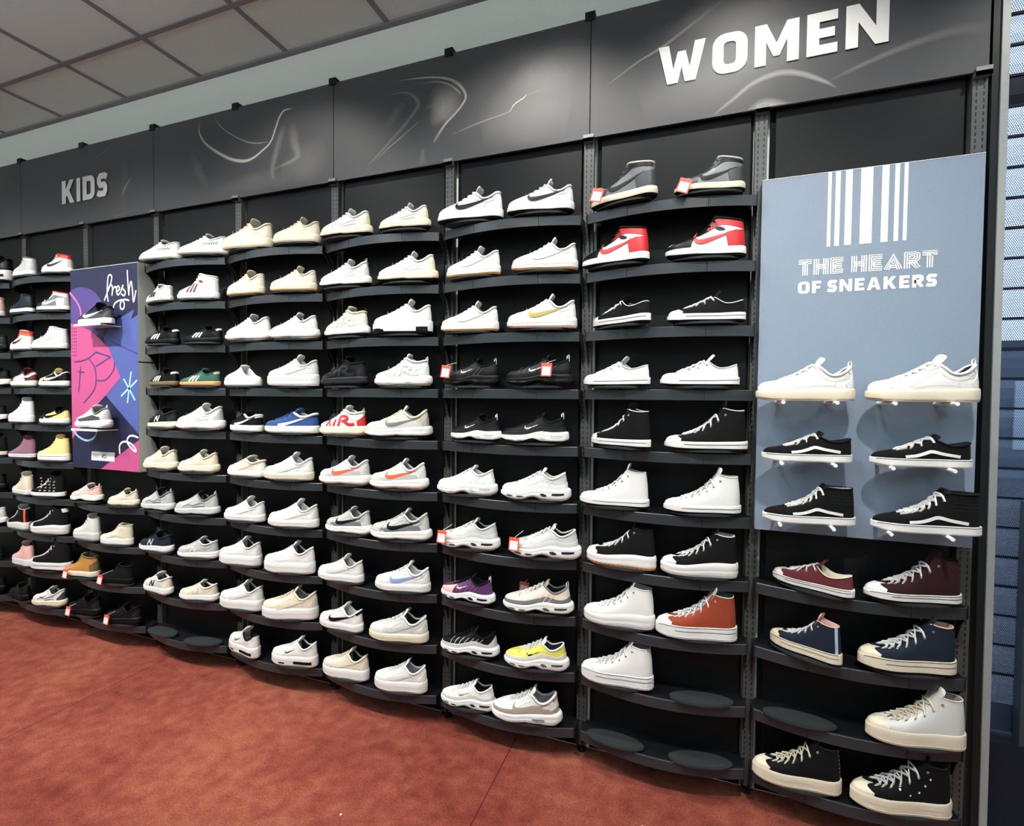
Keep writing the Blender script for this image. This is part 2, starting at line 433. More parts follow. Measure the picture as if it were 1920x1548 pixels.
SIGN_ART_AND_POOLS = [
([(-3.385,2.959),(-3.392,2.903),(-3.353,2.839),(-3.262,2.773),(-3.161,2.72),(-3.074,2.697),(-3.013,2.702),(-2.953,2.728),(-2.894,2.764),(-2.859,2.829),(-2.835,2.878),(-2.801,2.908),(-2.745,2.906)],[6,10,16,24,24,24,18,14,14,14,14,14,10],0.75),
([(-3.28,2.963),(-3.248,2.916),(-3.172,2.856),(-3.061,2.796),(-2.977,2.773),(-2.906,2.77)],[8,8,9,10,10,6],0.45),
([(-2.756,2.838),(-2.739,2.739),(-2.725,2.662),(-2.871,2.624)],[60,70,40,20],0.16),
([(-2.889,2.624),(-2.7,2.662)],[8,12],0.3),
([(-2.801,2.837),(-2.836,2.763),(-2.883,2.619),(-2.86,2.571)],[40,50,40,20],0.14),
([(-3.514,2.865),(-3.44,2.796)],[3,9],0.4),
([(-3.453,2.788),(-3.394,2.693),(-3.329,2.589)],[40,70,40],0.13),
([(-4.345,2.842),(-4.213,2.906),(-4.085,2.944),(-3.992,2.936),(-3.916,2.901)],[6,8,10,10,6],0.13),
([(-4.008,2.895),(-3.995,2.739),(-4.014,2.535)],[60,110,60],0.06),
([(-3.93,2.745),(-3.996,2.672),(-4.015,2.626)],[4,18,6],0.35),
([(-4.084,2.524),(-3.929,2.543)],[8,12],0.3),
([(-4.087,2.819),(-4.009,2.828)],[8,8],0.2),
([(-4.35,2.639),(-4.309,2.58),(-4.286,2.503)],[8,8,6],0.12),
([(-2.128,2.915),(-2.026,2.906),(-1.936,2.89),(-1.866,2.865),(-1.818,2.825),(-1.796,2.782),(-1.813,2.748),(-1.847,2.716),(-1.899,2.675),(-1.952,2.61)],[6,10,14,18,18,16,14,14,16,22],0.5),
([(-2.026,2.882),(-1.936,2.872),(-1.874,2.845),(-1.831,2.808),(-1.818,2.787)],[4,10,14,12,6],0.4),
([(-2.195,2.86),(-2.128,2.861),(-2.072,2.844),(-2.035,2.805),(-2.039,2.774),(-2.099,2.714),(-2.175,2.654),(-2.242,2.6),(-2.301,2.559)],[6,10,16,24,26,20,18,16,10],0.22),
([(-2.109,2.811),(-2.156,2.764),(-2.204,2.716)],[50,60,20],0.14),
([(-2.025,2.717),(-2.118,2.661),(-2.194,2.617),(-2.262,2.57)],[8,8,8,6],0.35),
([(-1.954,2.844),(-1.909,2.789),(-1.918,2.736),(-1.962,2.69)],[90,190,160,50],0.3),
([(-2.01,2.524),(-2.006,2.587)],[50,20],0.35),
([(-1.864,2.626),(-1.728,2.656),(-1.597,2.677),(-1.566,2.708),(-1.519,2.728),(-1.442,2.742)],[8,10,8,6,8,6],0.2),
([(-1.589,2.676),(-1.572,2.702),(-1.527,2.723),(-1.519,2.739)],[6,8,6,5],0.65),
([(-1.588,2.668),(-1.586,2.527)],[3,3],0.2),
([(-1.183,2.704),(-1.062,2.77),(-0.962,2.812),(-0.766,2.926)],[6,10,16,16],0.3),
([(-0.906,2.862),(-0.828,2.909),(-0.766,2.942)],[120,150,120],0.06),
([(-0.804,2.508),(-0.728,2.56),(-0.669,2.601),(-0.611,2.621),(-0.554,2.622),(-0.497,2.601),(-0.441,2.568),(-0.404,2.539)],[8,18,22,26,28,26,18,8],0.35),
([(-0.434,2.561),(-0.336,2.597),(-0.21,2.633),(-0.09,2.652),(0.013,2.645)],[10,20,30,40,50],0.14),
([(-0.689,2.505),(-0.623,2.514),(-0.53,2.504)],[8,70,14],0.5),
([(-1.72,2.62),(-1.50,2.66),(-1.33,2.64)],[200,420,260],.15),  # from here on: grey shoe body with the spotlights' pools painted in
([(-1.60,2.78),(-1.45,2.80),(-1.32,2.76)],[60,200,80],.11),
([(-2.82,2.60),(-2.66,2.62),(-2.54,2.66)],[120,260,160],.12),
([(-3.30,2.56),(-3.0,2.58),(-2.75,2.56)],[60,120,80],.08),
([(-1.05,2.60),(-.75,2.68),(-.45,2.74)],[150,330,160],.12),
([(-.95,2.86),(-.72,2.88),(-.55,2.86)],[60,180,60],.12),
]

def art_light_material():
    m = bpy.data.materials.new('artwork_with_painted_light'); m.use_nodes = True; nt = m.node_tree  # shared by the printed strokes and the painted pools of light
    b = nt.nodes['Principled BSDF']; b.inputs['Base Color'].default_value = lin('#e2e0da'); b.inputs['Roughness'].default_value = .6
    at = nt.nodes.new('ShaderNodeAttribute'); at.attribute_name = 'opacity'
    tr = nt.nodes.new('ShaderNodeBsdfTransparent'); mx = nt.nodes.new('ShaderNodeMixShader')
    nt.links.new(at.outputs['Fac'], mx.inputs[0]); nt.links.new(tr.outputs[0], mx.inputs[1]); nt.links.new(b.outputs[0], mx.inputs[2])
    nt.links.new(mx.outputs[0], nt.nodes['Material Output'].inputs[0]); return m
art_light_m = art_light_material()
def soft_strip(pts, widths, strength, y):
    """soft stroke for print and painted light pools: ink fades to nothing at both edges"""
    tab = smooth_path([(p[0], p[1], w, (0.25 if i in (0, len(pts) - 1) else 1.0)) for i, (p, w) in enumerate(zip(pts, widths))], 6)
    vs, al = [], []; n = len(tab)
    for q, prof in ((1, 0), (.5, .6), (0, 1), (-.5, .6), (-1, 0)):
        v, _ = ribbon2d([(a[0], a[1]) for a in tab], [max(.001, a[2]) * .001 for a in tab])
        for i in range(n):
            c = ((v[i][0] + v[n + i][0]) / 2, (v[i][1] + v[n + i][1]) / 2)
            p = (c[0] + (v[i][0] - c[0]) * q, c[1] + (v[i][1] - c[1]) * q)
            vs.append((p[0], y, min(max(p[1], SIGN_Z0 + .002), SIGN_Z1 - .002))); al.append(prof * strength * max(0, tab[i][3]))
    f = [(r * n + i, r * n + i + 1, (r + 1) * n + i + 1, (r + 1) * n + i) for r in range(4) for i in range(n - 1)]
    return vs, f, al

sign_face = mat('#424244', 0.55, 'board')
white_print = mat('#f1f0ec', 0.6)
signs = [('black sign reading WOMEN above the shelves beside the window', -2 * W, 0.012),
         ('black sign with a pale sneaker loop, between the WOMEN sign and its left neighbour', -4 * W, -2 * W),
         ('black sign with a white sneaker collar curve, right of the KIDS sign', -6 * W, -4 * W),
         ('black sign reading KIDS above the purple poster', -8 * W, -6 * W),
         ('dark blank end of a black sign left of the KIDS sign', -9 * W, -8 * W)]
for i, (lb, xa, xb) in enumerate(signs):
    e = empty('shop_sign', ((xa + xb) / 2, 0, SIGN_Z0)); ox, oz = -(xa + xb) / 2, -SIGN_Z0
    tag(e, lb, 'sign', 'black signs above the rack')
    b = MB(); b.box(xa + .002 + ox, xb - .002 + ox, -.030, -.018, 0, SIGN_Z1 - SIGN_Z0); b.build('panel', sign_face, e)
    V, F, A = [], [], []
    for j, (pts, wd, s) in enumerate(SIGN_ART_AND_POOLS):
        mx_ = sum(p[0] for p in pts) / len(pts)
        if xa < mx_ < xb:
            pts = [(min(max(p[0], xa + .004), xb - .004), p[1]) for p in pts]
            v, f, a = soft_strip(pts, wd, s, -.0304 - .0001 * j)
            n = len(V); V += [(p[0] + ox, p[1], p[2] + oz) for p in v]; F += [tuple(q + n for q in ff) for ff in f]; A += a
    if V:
        me = new_mesh('artwork_and_light_pools', V, F, False)
        at = me.attributes.new('opacity', 'FLOAT', 'POINT'); at.data.foreach_set('value', A)
        obj('artwork_and_light_pools', me, art_light_m, e)
    if i in (0, 3):
        b = MB()
        if i == 0: lettering(b, 'WOMEN', -.990 + ox, -.258 + ox, .659 + 2 + oz, .802 + 2 + oz, -.0345, .27, .17)
        else: lettering(b, 'KIDS', -4.567 + ox, -4.141 + ox, .653 + 2 + oz, .795 + 2 + oz, -.0345, .25, .15)
        b.build('lettering', white_print, e)

# end panel and trim beside the window
e = empty('rack_end_panel', (0.063, 0, 0)); tag(e, 'light grey metal end panel of the rack beside the roller shutter', 'panel')
b = MB(); b.box(-.010, .010, -.032, .02, 0.02, CEIL - .03); b.build('panel', mat('#9a9c9a', .45, 'metal', .2), e)
b = MB(); b.box(-.030, -.010, -.026, .018, 0.02, CEIL - .03); b.build('edge_strip', dark_steel, e)
e.rotation_euler = (0, math.radians(-.3), 0)

# ------------------------------------------------------------------ shelves
def bow(x, depth_end=.082, depth_mid=.140, half=.302):
    s = x / half; return -(depth_mid - (depth_mid - depth_end) * s * s)
HX = .302
deck = MB(); n = 20
top = [(-HX + 2 * HX * i / n, bow(-HX + 2 * HX * i / n) + .003) for i in range(n + 1)] + [(HX, -.002), (-HX, -.002)]
deck.prism(top, 'z', -.009, -.004); deck_me = deck.mesh('deck')
fas = MB()
SE = (-.140, .140)
for a, c in ((-HX, SE[0] - .0008), (SE[0] + .0008, SE[1] - .0008), (SE[1] + .0008, HX)):
    m_ = 10
    xs = [a + (c - a) * i / m_ for i in range(m_ + 1)]
    prof = [(0, -.038), (0, -.002), (.0015, 0), (.006, 0), (.006, -.004), (.003, -.004), (.003, -.038)]   # (back offset, z)
    v = [(x_, bow(x_) + q[0], q[1]) for x_ in xs for q in prof]; L_ = len(prof)
    f = [(i * L_ + j, i * L_ + (j + 1) % L_, (i + 1) * L_ + (j + 1) % L_, (i + 1) * L_ + j) for i in range(m_) for j in range(L_)]
    f += [tuple(range(L_)), tuple(m_ * L_ + j for j in range(L_))[::-1]]
    fas.add(v, f)
fas_me = fas.mesh('fascia', True, 30)
br = MB(); br.prism([(-.004, -.002), (-.084, -.002), (-.084, .010), (-.087, .010), (-.087, -.034), (-.075, -.040), (-.055, -.058), (-.038, -.085), (-.026, -.118), (-.014, -.13), (-.004, -.13)], 'x', -.0012, .0012)
br_me = br.mesh('bracket')
dk = MB(); nd = 32
ov = [(.112 * math.cos(2 * math.pi * i / nd), .044 * math.sin(2 * math.pi * i / nd)) for i in range(nd)]
dk.prism(ov, 'z', .006, .0125); dk.prism([(p[0] * .94, p[1] * .9) for p in ov], 'z', .0125, .0145); dk.box(-.02, .02, -.012, .012, -.005, .006)
disc_me = dk.mesh('display_disc', True, 35)
DISC_TOP = .0145
fascia_m = mat('#2b2f33', 0.33, 'metal', 0.0, 0.5)
deck_m = mat('#101113', 0.5, 'metal', 0.0, 0.3)
disc_m = mat('#2a2e30', 0.6, 'rubber')
PLACE = {'B1L':(-1.104,-20,0.264),'B1R':(-0.802,8,0.234),'B2L':(-1.132,-14,0.262),'B2R':(-0.812,8,0.268),'B3L':(-1.107,-32,0.264),'B3R':(-0.805,8,0.263),'B4L':(-1.121,-14,0.263),'B4R':(-0.823,8,0.268),'B5L':(-1.103,-29,0.265),'B5R':(-0.798,8,0.28),'B6L':(-1.122,-2,0.262),'B6R':(-0.806,8,0.263),'B7L':(-1.093,-7,0.263),'B7R':(-0.812,8,0.263),'B8L':(-1.096,0,0.265),'B8R':(-0.818,8,0.279),'B9L':(-1.1,0,0.272),'C1L':(-1.737,3,0.288),'C1R':(-1.43,8,0.266),'C2L':(-1.721,-4.4,0.25),'C2R':(-1.41,8,0.263),'C3L':(-1.735,3,0.256),'C3R':(-1.419,8,0.278),'C4L':(-1.728,0.8,0.25),'C4R':(-1.43,8,0.269),'C5L':(-1.706,-12,0.242),'C5R':(-1.446,8,0.262),'C6L':(-1.745,3,0.261),'C6R':(-1.44,8,0.273),'C7L':(-1.735,3,0.269),'C7R':(-1.399,8,0.28),'C8L':(-1.737,-6.3,0.25),'C8R':(-1.424,8,0.276),'C9L':(-1.726,3,0.255),'C9R':(-1.428,8,0.255),'C10L':(-1.73,2.2,0.243),'C10R':(-1.468,8,0.279),'D1L':(-2.369,3,0.259),'D1R':(-2.057,4.6,0.235),'D2L':(-2.373,3,0.257),'D2R':(-2.042,8,0.269),'D3L':(-2.363,-7.2,0.25),'D3R':(-2.062,8,0.278),'D4L':(-2.377,-2.9,0.25),'D4R':(-2.062,8,0.257),'D5L':(-2.381,0.4,0.25),'D5R':(-2.084,21.4,0.285),'D6L':(-2.372,3,0.266),'D6R':(-2.081,8,0.267),'D7L':(-2.352,-2.8,0.25),'D7R':(-2.069,8,0.277),'D8L':(-2.394,0.3,0.25),'D8R':(-2.056,8,0.262),'D9L':(-2.391,-3.5,0.25),'D9R':(-2.076,8,0.282),'D10L':(-2.365,1.2,0.25),'D10R':(-2.064,8,0.251),'E1L':(-2.963,3,0.3),'E1R':(-2.654,8,0.25),'E2L':(-2.977,-3.9,0.25),'E2R':(-2.674,8,0.246),'E3L':(-2.963,3,0.267),'E3R':(-2.673,8,0.255),'E4L':(-3.001,-5,0.25),'E4R':(-2.677,8,0.273),'E5L':(-2.977,-12.1,0.25),'E5R':(-2.684,10,0.285),'E6L':(-2.977,-2.5,0.25),'E6R':(-2.705,8,0.27),'E7L':(-2.992,2.5,0.25),'E7R':(-2.677,8,0.272),'E8L':(-3.022,3,0.257),'E8R':(-2.701,8,0.274),'E9L':(-3.014,3,0.267),'E9R':(-2.698,14.7,0.285),'E10L':(-2.998,-14.6,0.25),'E10R':(-2.67,8,0.248),'F1L':(-3.594,3,0.279),'F1R':(-3.274,11.1,0.285),'F2L':(-3.599,-13.7,0.25),'F2R':(-3.308,8,0.248),'F3L':(-3.581,-0.9,0.25),'F3R':(-3.275,6,0.235),'F4L':(-3.57,-9.3,0.25),'F4R':(-3.3,8,0.243),'F5L':(-3.581,-9.1,0.25),'F5R':(-3.301,8,0.278),'F6L':(-3.604,-2.9,0.25),'F6R':(-3.317,8,0.238),'F7L':(-3.628,-4.3,0.25),'F7R':(-3.33,8,0.258),'F8L':(-3.646,-3.1,0.25),'F8R':(-3.323,8,0.243),'F9L':(-3.633,-10.9,0.25),'F9R':(-3.321,8,0.23),'G7L':(-4.24,3.7,0.23),'G7R':(-3.914,8,0.197),'G8L':(-4.241,-2.8,0.23),'G8R':(-3.973,8,0.22),'G9L':(-4.288,3,0.259),'G9R':(-3.97,8,0.217),'G10L':(-4.271,3,0.247),'G10R':(-3.928,8,0.237),'H1L':(-4.806,-5.3,0.23),'H1R':(-4.486,8,0.217),'H2L':(-4.837,-4.1,0.23),'H2R':(-4.53,8,0.23),'H3L':(-4.849,-5.8,0.23),'H3R':(-4.567,8,0.254),'H4L':(-4.834,-0,0.23),'H4R':(-4.531,8,0.216),'H5L':(-4.868,0.3,0.23),'H5R':(-4.533,8,0.213),'H6L':(-4.866,3.1,0.23),'H6R':(-4.547,8,0.232),'H7L':(-4.865,-8.6,0.23),'H7R':(-4.607,8,0.253),'H8L':(-4.914,-5,0.23),'H8R':(-4.594,8,0.28),'H9L':(-4.875,-7.2,0.23),'H9R':(-4.588,8,0.303),'H10L':(-4.915,-9.1,0.23),'H10R':(-4.613,8,0.24),'I1R':(-5.147,8,0.297),'I2R':(-5.209,8,0.252),'I3R':(-5.186,8,0.252),'I4R':(-5.169,8,0.26),'I5R':(-5.207,8,0.245),'I6R':(-5.193,8,0.233),'I7R':(-5.224,8,0.242),'I8R':(-5.237,8,0.251),'I9R':(-5.251,8,0.228),'I10R':(-5.255,8,0.249),'A7L':(-0.453,-32,0.25),'A7R':(-0.173,8,0.27),'A8L':(-0.469,-32,0.224),'A8R':(-0.182,8,0.274),'A9R':(-0.153,8,0.277),'A10L':(-0.485,0,0.269),'A10R':(-0.187,8,0.285)}
def bay_centre(bay): return -(BAYS.index(bay) + .5) * W - .0075
SHELF_ROWS = {b: range(1, 11) for b in 'BCDEFHI'}; SHELF_ROWS['A'] = range(7, 11); SHELF_ROWS['G'] = range(7, 11)
for bay in BAYS:
    for r in SHELF_ROWS[bay]:
        cx = bay_centre(bay)
        e = empty('shoe_shelf', (cx, 0, row_z(r)))
        tag(e, 'black curved metal shoe shelf, %s shelf of the %s' % ((ORD[r] if bay not in 'AG' else ORD[r - 6] if r < 10 else 'bottom'), BAYNAME[bay]), 'shelf', 'curved shoe shelves')
        obj('deck', deck_me, deck_m, e); obj('fascia', fas_me, fascia_m, e)
        for s in (-1, 1): obj('bracket', br_me, dark_steel, e, (s * (HX - .0005), 0, 0))
        for sl, dx, dyaw in (('L', -.16, -4), ('R', .15, 10)):
            q = PLACE.get('%s%d%s' % (bay, r, sl))
            o = obj('display_disc', disc_me, disc_m, e, (min(.185, max(-.185, q[0] - cx)) if q else dx, -.105, 0))
            o.rotation_euler = (0, 0, math.radians(q[1] if q else dyaw))

# ------------------------------------------------------------------ posters
def flat_poly(mb, poly, y):
    mb.add([(p[0], y, p[1]) for p in poly], [tuple(range(len(poly)))])
e = empty('wall_poster', (-.315, -.06, 1.008)); ox, oz = .315, -1.008
tag(e, 'blue grey poster board reading THE HEART OF SNEAKERS with barcode stripes and shoe pegs', 'poster')
b = MB(); b.box(-.627 + ox, -.003 + ox, 0, .038, 0, 1.236); b.build('board', mat('#7d8b9c', .5, 'board'), e)
b = MB(); b.box(-.627 + ox, -.003 + ox, -.001, .038, 1.236, 1.238); b.build('edge', mat('#dfe2e6', .5), e)
b = MB()
for a, c in ((-.4255, -.4155), (-.4035, -.3895), (-.3745, -.355), (-.331, -.297), (-.272, -.2525), (-.2365, -.224), (-.2115, -.201)):
    b.add([(a + ox, -.0006, 1.995 + oz), (c + ox, -.0006, 1.995 + oz), (c + ox, -.0006, 2.2445 + oz), (a + ox, -.0006, 2.2445 + oz)], [(0, 1, 2, 3)])
b.build('barcode_stripes', white_print, e)
b = MB(); lettering(b, 'THE HEART', -.508 + ox, -.117 + ox, 1.902 + oz, 1.956 + oz, -.0006, .30, .10, .40, lines=3)
lettering(b, 'OF SNEAKERS', -.508 + ox, -.117 + ox, 1.840 + oz, 1.881 + oz, -.0006, .27, .18, .46); b.build('lettering', white_print, e)
PEG_Z = (1.464, 1.265, 1.062)
for z in PEG_Z:
    for px in (-.567, -.416, -.264, -.112):
        b = MB(); b.tube([(px + ox, .0, z + oz), (px + ox, -.146, z + oz)], .0058, 10); b.build('peg', mat('#f2f2f0', .35), e, True)

e = empty('wall_poster', (-4.076, -.10, 1.03)); ox, oz = 4.076, -1.03
tag(e, 'purple, pink and navy poster box lettered fresh with two sneakers on clear ledges', 'poster')
GX0, GX1, GZ0, GZ1 = -4.376, -3.784, 1.03, 2.216
b = MB(); b.box(GX0 + ox, GX1 + ox, 0, .095, GZ0 + oz, 1.655 + oz - .004); b.box(GX0 + ox, GX1 + ox, 0, .095, 1.655 + oz + .004, GZ1 + oz); b.build('box', mat('#b9bcb4', .5, 'board'), e)
b = MB(); b.box(GX0 + ox, GX1 + ox, .0002, .094, 1.655 + oz - .004, 1.655 + oz + .004); b.build('joint', black_gap, e)
def clampG(p): return (min(max(p[0], GX0 + .001), GX1 - .001) + ox, min(max(p[1], GZ0 + .001), GZ1 - .004) + oz)
def gpoly(name, poly, col, y):
    b = MB(); flat_poly(b, [clampG(p) for p in poly], y); b.build(name, mat(col, .5), e)
gpoly('printed_ground', [(GX0, GZ0), (GX1, GZ0), (GX1, GZ1), (GX0, GZ1)], '#1b1c40', -.0006)
gpoly('printed_shape', [(-4.378, 2.091), (-4.325, 2.105), (-4.269, 2.107), (-4.199, 2.092), (-4.145, 2.066), (-4.107, 2.028), (-4.063, 1.966), (-4.075, 1.80), (-4.204, 1.835), (-4.274, 1.865), (-4.382, 1.89)], '#4e3d7e', -.0012)
gpoly('printed_shape', [(-3.991, 1.889), (-3.813, 1.952), (-3.84, 1.896), (-3.776, 1.92), (-3.776, 1.245), (-3.839, 1.287), (-4.065, 1.465), (-3.936, 1.569), (-4.06, 1.747), (-4.08, 1.80)], '#4a5896', -.0016)
gpoly('printed_shape', [(-4.385, 1.896), (-4.276, 1.873), (-4.183, 1.841), (-4.038, 1.747), (-3.936, 1.569), (-4.065, 1.465), (-4.169, 1.389), (-4.288, 1.274), (-4.4, 1.2)], '#b84c80', -.0020)
gpoly('printed_shape', [(-4.116, 1.03), (-3.784, 1.214), (-3.784, 1.03)], '#b84c80', -.0012)
def gstroke(name, paths, w, col, y):
    b = MB(); lay = 0
    for p in paths:
        q = smooth_path([clampG(c) for c in p], 5)
        for i, c in enumerate(q):                                   # round joins, then straight pieces between them
            lay += 1; yy = y - .000015 * (lay % 6)
            b.add([(c[0] + w / 2 * math.cos(k * math.pi / 6), yy, c[1] + w / 2 * math.sin(k * math.pi / 6)) for k in range(12)], [tuple(range(12))])
            if i < len(q) - 1:
                v, f = ribbon2d([c, q[i + 1]], w); b.add([(u[0], yy - .000007, u[1]) for u in v], f)
    b.build(name, mat(col, .5), e)
gstroke('script_lettering', [[(-4.064, 2.017), (-4.039, 2.059), (-4.012, 2.102), (-3.998, 2.145), (-4.014, 2.16), (-4.03, 2.148), (-4.036, 2.103), (-4.04, 2.054), (-4.032, 2.01)], [(-4.027, 2.083), (-4.009, 2.102), (-3.993, 2.086), (-3.998, 2.042), (-3.99, 2.073), (-3.973, 2.089), (-3.959, 2.081)], [(-3.958, 2.059), (-3.933, 2.072), (-3.942, 2.09), (-3.957, 2.081), (-3.958, 2.056), (-3.946, 2.041), (-3.924, 2.054)], [(-3.924, 2.054), (-3.904, 2.092), (-3.907, 2.075), (-3.885, 2.054), (-3.895, 2.033), (-3.917, 2.043)], [(-3.866, 2.172), (-3.862, 2.101), (-3.855, 2.035), (-3.851, 2.071), (-3.836, 2.109), (-3.826, 2.07), (-3.817, 1.994), (-3.797, 2.053)]], .0095, '#f0eee8', -.0028)
gstroke('flourish', [[(-3.992, 1.958), (-3.977, 1.991), (-3.943, 2.006), (-3.91, 2.009), (-3.894, 1.986), (-3.9, 1.962), (-3.918, 1.958), (-3.929, 1.974), (-3.921, 2.0), (-3.892, 2.011), (-3.856, 2.004)]], .0095, '#f0eee8', -.0028)
gstroke('flourish', [[(-3.947, 1.133), (-3.946, 1.178), (-3.91, 1.2), (-3.85, 1.19), (-3.809, 1.155), (-3.827, 1.151), (-3.88, 1.193), (-3.873, 1.226), (-3.838, 1.237), (-3.793, 1.228)]], .011, '#f0eee8', -.0028)
gstroke('printed_line', [[(-4.384, 1.259), (-4.312, 1.214), (-4.234, 1.194), (-4.169, 1.215), (-4.143, 1.258)]], .012, '#9cc3dd', -.0028)
gstroke('printed_star', [[(-3.844, 1.597), (-3.876, 1.427)], [(-3.904, 1.558), (-3.815, 1.442)], [(-3.798, 1.55), (-3.927, 1.463)]], .011, '#9fd6ea', -.0028)
for pth in ([[(-4.339, 1.663), (-4.233, 1.677), (-4.14, 1.72)], [(-4.209, 1.68), (-4.159, 1.63), (-4.148, 1.563), (-4.167, 1.495), (-4.261, 1.419)], [(-4.147, 1.634), (-4.017, 1.687)], [(-4.14, 1.716), (-4.028, 1.691)], [(-4.143, 1.551), (-4.064, 1.555), (-3.996, 1.606), (-3.984, 1.65)], [(-4.286, 1.632), (-4.307, 1.487)], [(-4.314, 1.605), (-4.255, 1.601)], [(-4.004, 1.775), (-3.79, 1.701)]]): gstroke('printed_line', [pth], .0085, '#463470', -.0028)
gstroke('printed_line', [[(-4.375, 2.077), (-4.32, 2.028), (-4.285, 1.981), (-4.274, 1.927)]], .013, '#c070a4', -.0028)
b = MB()
for i in range(3):
    for j in range(9): b.box(-4.365 + i * .018 + ox, -4.357 + i * .018 + ox, -.0026, -.0018, 1.70 + j * .02 + oz, 1.708 + j * .02 + oz)
b.build('printed_dots', mat('#463470', .5), e)
gpoly('info_sticker', [(-4.197, 1.132), (-3.99, 1.133), (-3.994, 1.08), (-4.2, 1.079)], '#e4e2e2', -.0024)
b = MB(); v, f = ribbon2d(smooth_path([(-4.105 + ox, 1.10 + oz), (-4.085 + ox, 1.116 + oz), (-4.066 + ox, 1.106 + oz), (-4.085 + ox, 1.098 + oz), (-4.105 + ox, 1.106 + oz)], 4), .005); b.add([(q[0], -.0030, q[1]) for q in v], f)
for i in range(3): b.box(-4.18 + ox, -4.135 + ox, -.0031, -.0029, 1.098 + i * .008 + oz, 1.100 + i * .008 + oz)
b.build('sticker_print', mat('#3a3a44', .5), e)
clear = mat('#dfe6ea', .15)
for z0, z1, xa, xb in ((1.862, 1.850, -4.155, -3.925), (1.270, 1.276, -4.19, -3.965)):
    b = MB(); b.box(xa + ox, xb + ox, -.105, 0, z0 - .006 + oz, z0 - .002 + oz); b.box(xa + ox, xb + ox, -.108, -.105, z0 - .008 + oz, z0 + .004 + oz); b.build('ledge', clear, e)

# ------------------------------------------------------------------ window with the perforated roller shutter
def shutter_material():
    m = bpy.data.materials.new('perforated_slat'); m.use_nodes = True; nt = m.node_tree
    b = nt.nodes['Principled BSDF']; b.inputs['Base Color'].default_value = lin('#4c5c74'); b.inputs['Roughness'].default_value = .4; b.inputs['Metallic'].default_value = .3
    tc = nt.nodes.new('ShaderNodeTexCoord'); s = nt.nodes.new('ShaderNodeSeparateXYZ'); nt.links.new(tc.outputs['Object'], s.inputs[0])
    P = .0060
    def lattice(o):
        a = math_node(nt, 'SUBTRACT', math_node(nt, 'FRACT', math_node(nt, 'ADD', math_node(nt, 'DIVIDE', s.outputs[0], P), o)), .5)
        c = math_node(nt, 'SUBTRACT', math_node(nt, 'FRACT', math_node(nt, 'ADD', math_node(nt, 'DIVIDE', s.outputs[2], P * 1.732), o)), .5)
        return math_node(nt, 'ADD', math_node(nt, 'MULTIPLY', a, a), math_node(nt, 'MULTIPLY', math_node(nt, 'MULTIPLY', c, c), 3.0))
    d = math_node(nt, 'MINIMUM', lattice(0.0), lattice(0.5))
    f = math_node(nt, 'LESS_THAN', d, .125)
    tr = nt.nodes.new('ShaderNodeBsdfTransparent'); mx = nt.nodes.new('ShaderNodeMixShader')
    nt.links.new(f, mx.inputs[0]); nt.links.new(b.outputs[0], mx.inputs[1]); nt.links.new(tr.outputs[0], mx.inputs[2])
    nt.links.new(mx.outputs[0], nt.nodes['Material Output'].inputs[0]); return m
SHY, SX0, SX1, PITCH_S = .105, .032, 1.36, .1
e = empty('roller_shutter', (.7, SHY, .36)); tag(e, 'perforated metal roller shutter with horizontal slats behind the end of the rack', 'shutter')
b = MB(); solid = MB(); jt = MB()
zz, i = .455, 0
while zz < 3.04:
    z1 = zz + PITCH_S - .008
    tgt = solid if abs(zz - 2.455) < .03 else b
    tgt.add([(SX0 - .7, 0, zz - .36), (SX1 - .7, 0, zz - .36), (SX1 - .7, -.007, zz - .36 + .3 * PITCH_S), (SX0 - .7, -.007, zz - .36 + .3 * PITCH_S),
             (SX1 - .7, -.007, zz - .36 + .65 * PITCH_S), (SX0 - .7, -.007, zz - .36 + .65 * PITCH_S), (SX1 - .7, 0, z1 - .36), (SX0 - .7, 0, z1 - .36)],
            [(0, 1, 2, 3), (3, 2, 4, 5), (5, 4, 6, 7)])
    jt.box(SX0 - .7, SX1 - .7, -.005, .004, z1 - .36, z1 + .008 - .36)
    zz += PITCH_S; i += 1
b.build('slats', shutter_material(), e); solid.build('solid_slat', mat('#0e1626', .5, 'metal'), e); jt.build('slat_joints', mat('#10182a', .5, 'metal'), e)
b = MB(); b.box(SX0 - .7, SX1 - .7, -.012, .012, 0, .095); b.build('bottom_bar', mat('#26324a', .5, 'metal'), e)
b = MB(); b.box(.03, 1.37, .03, .15, 0, .35)
structure('window_1', b, mat('#151a24', .6))
e = empty('floor_rail', (.16, -.12, 0)); tag(e, 'grey metal rail bracket slanting out on the floor below the shutter', 'rail')
b = MB(); b.prism([(-.02, .0), (.02, .0), (.02, .05), (-.02, .05)], 'y', -.34, .13); b.build('bar', mat('#6f7c84', .4, 'metal', .3), e)
b = MB(); b.box(-.026, .026, -.35, -.335, 0, .06); b.build('end_cap', dark_steel, e)
e.rotation_euler = (0, 0, math.radians(8))
e = empty('window_post', (.178, .055, 0)); tag(e, 'dark vertical metal post in front of the shutter at right edge', 'post')
b = MB(); b.box(0, .04, -.02, .02, 0, 1.15); b.build('profile', mat('#39434f', .4, 'metal', .3), e)
b = MB(); b.box(-.012, .052, -.035, .02, 0, .05); b.build('foot', dark_steel, e)

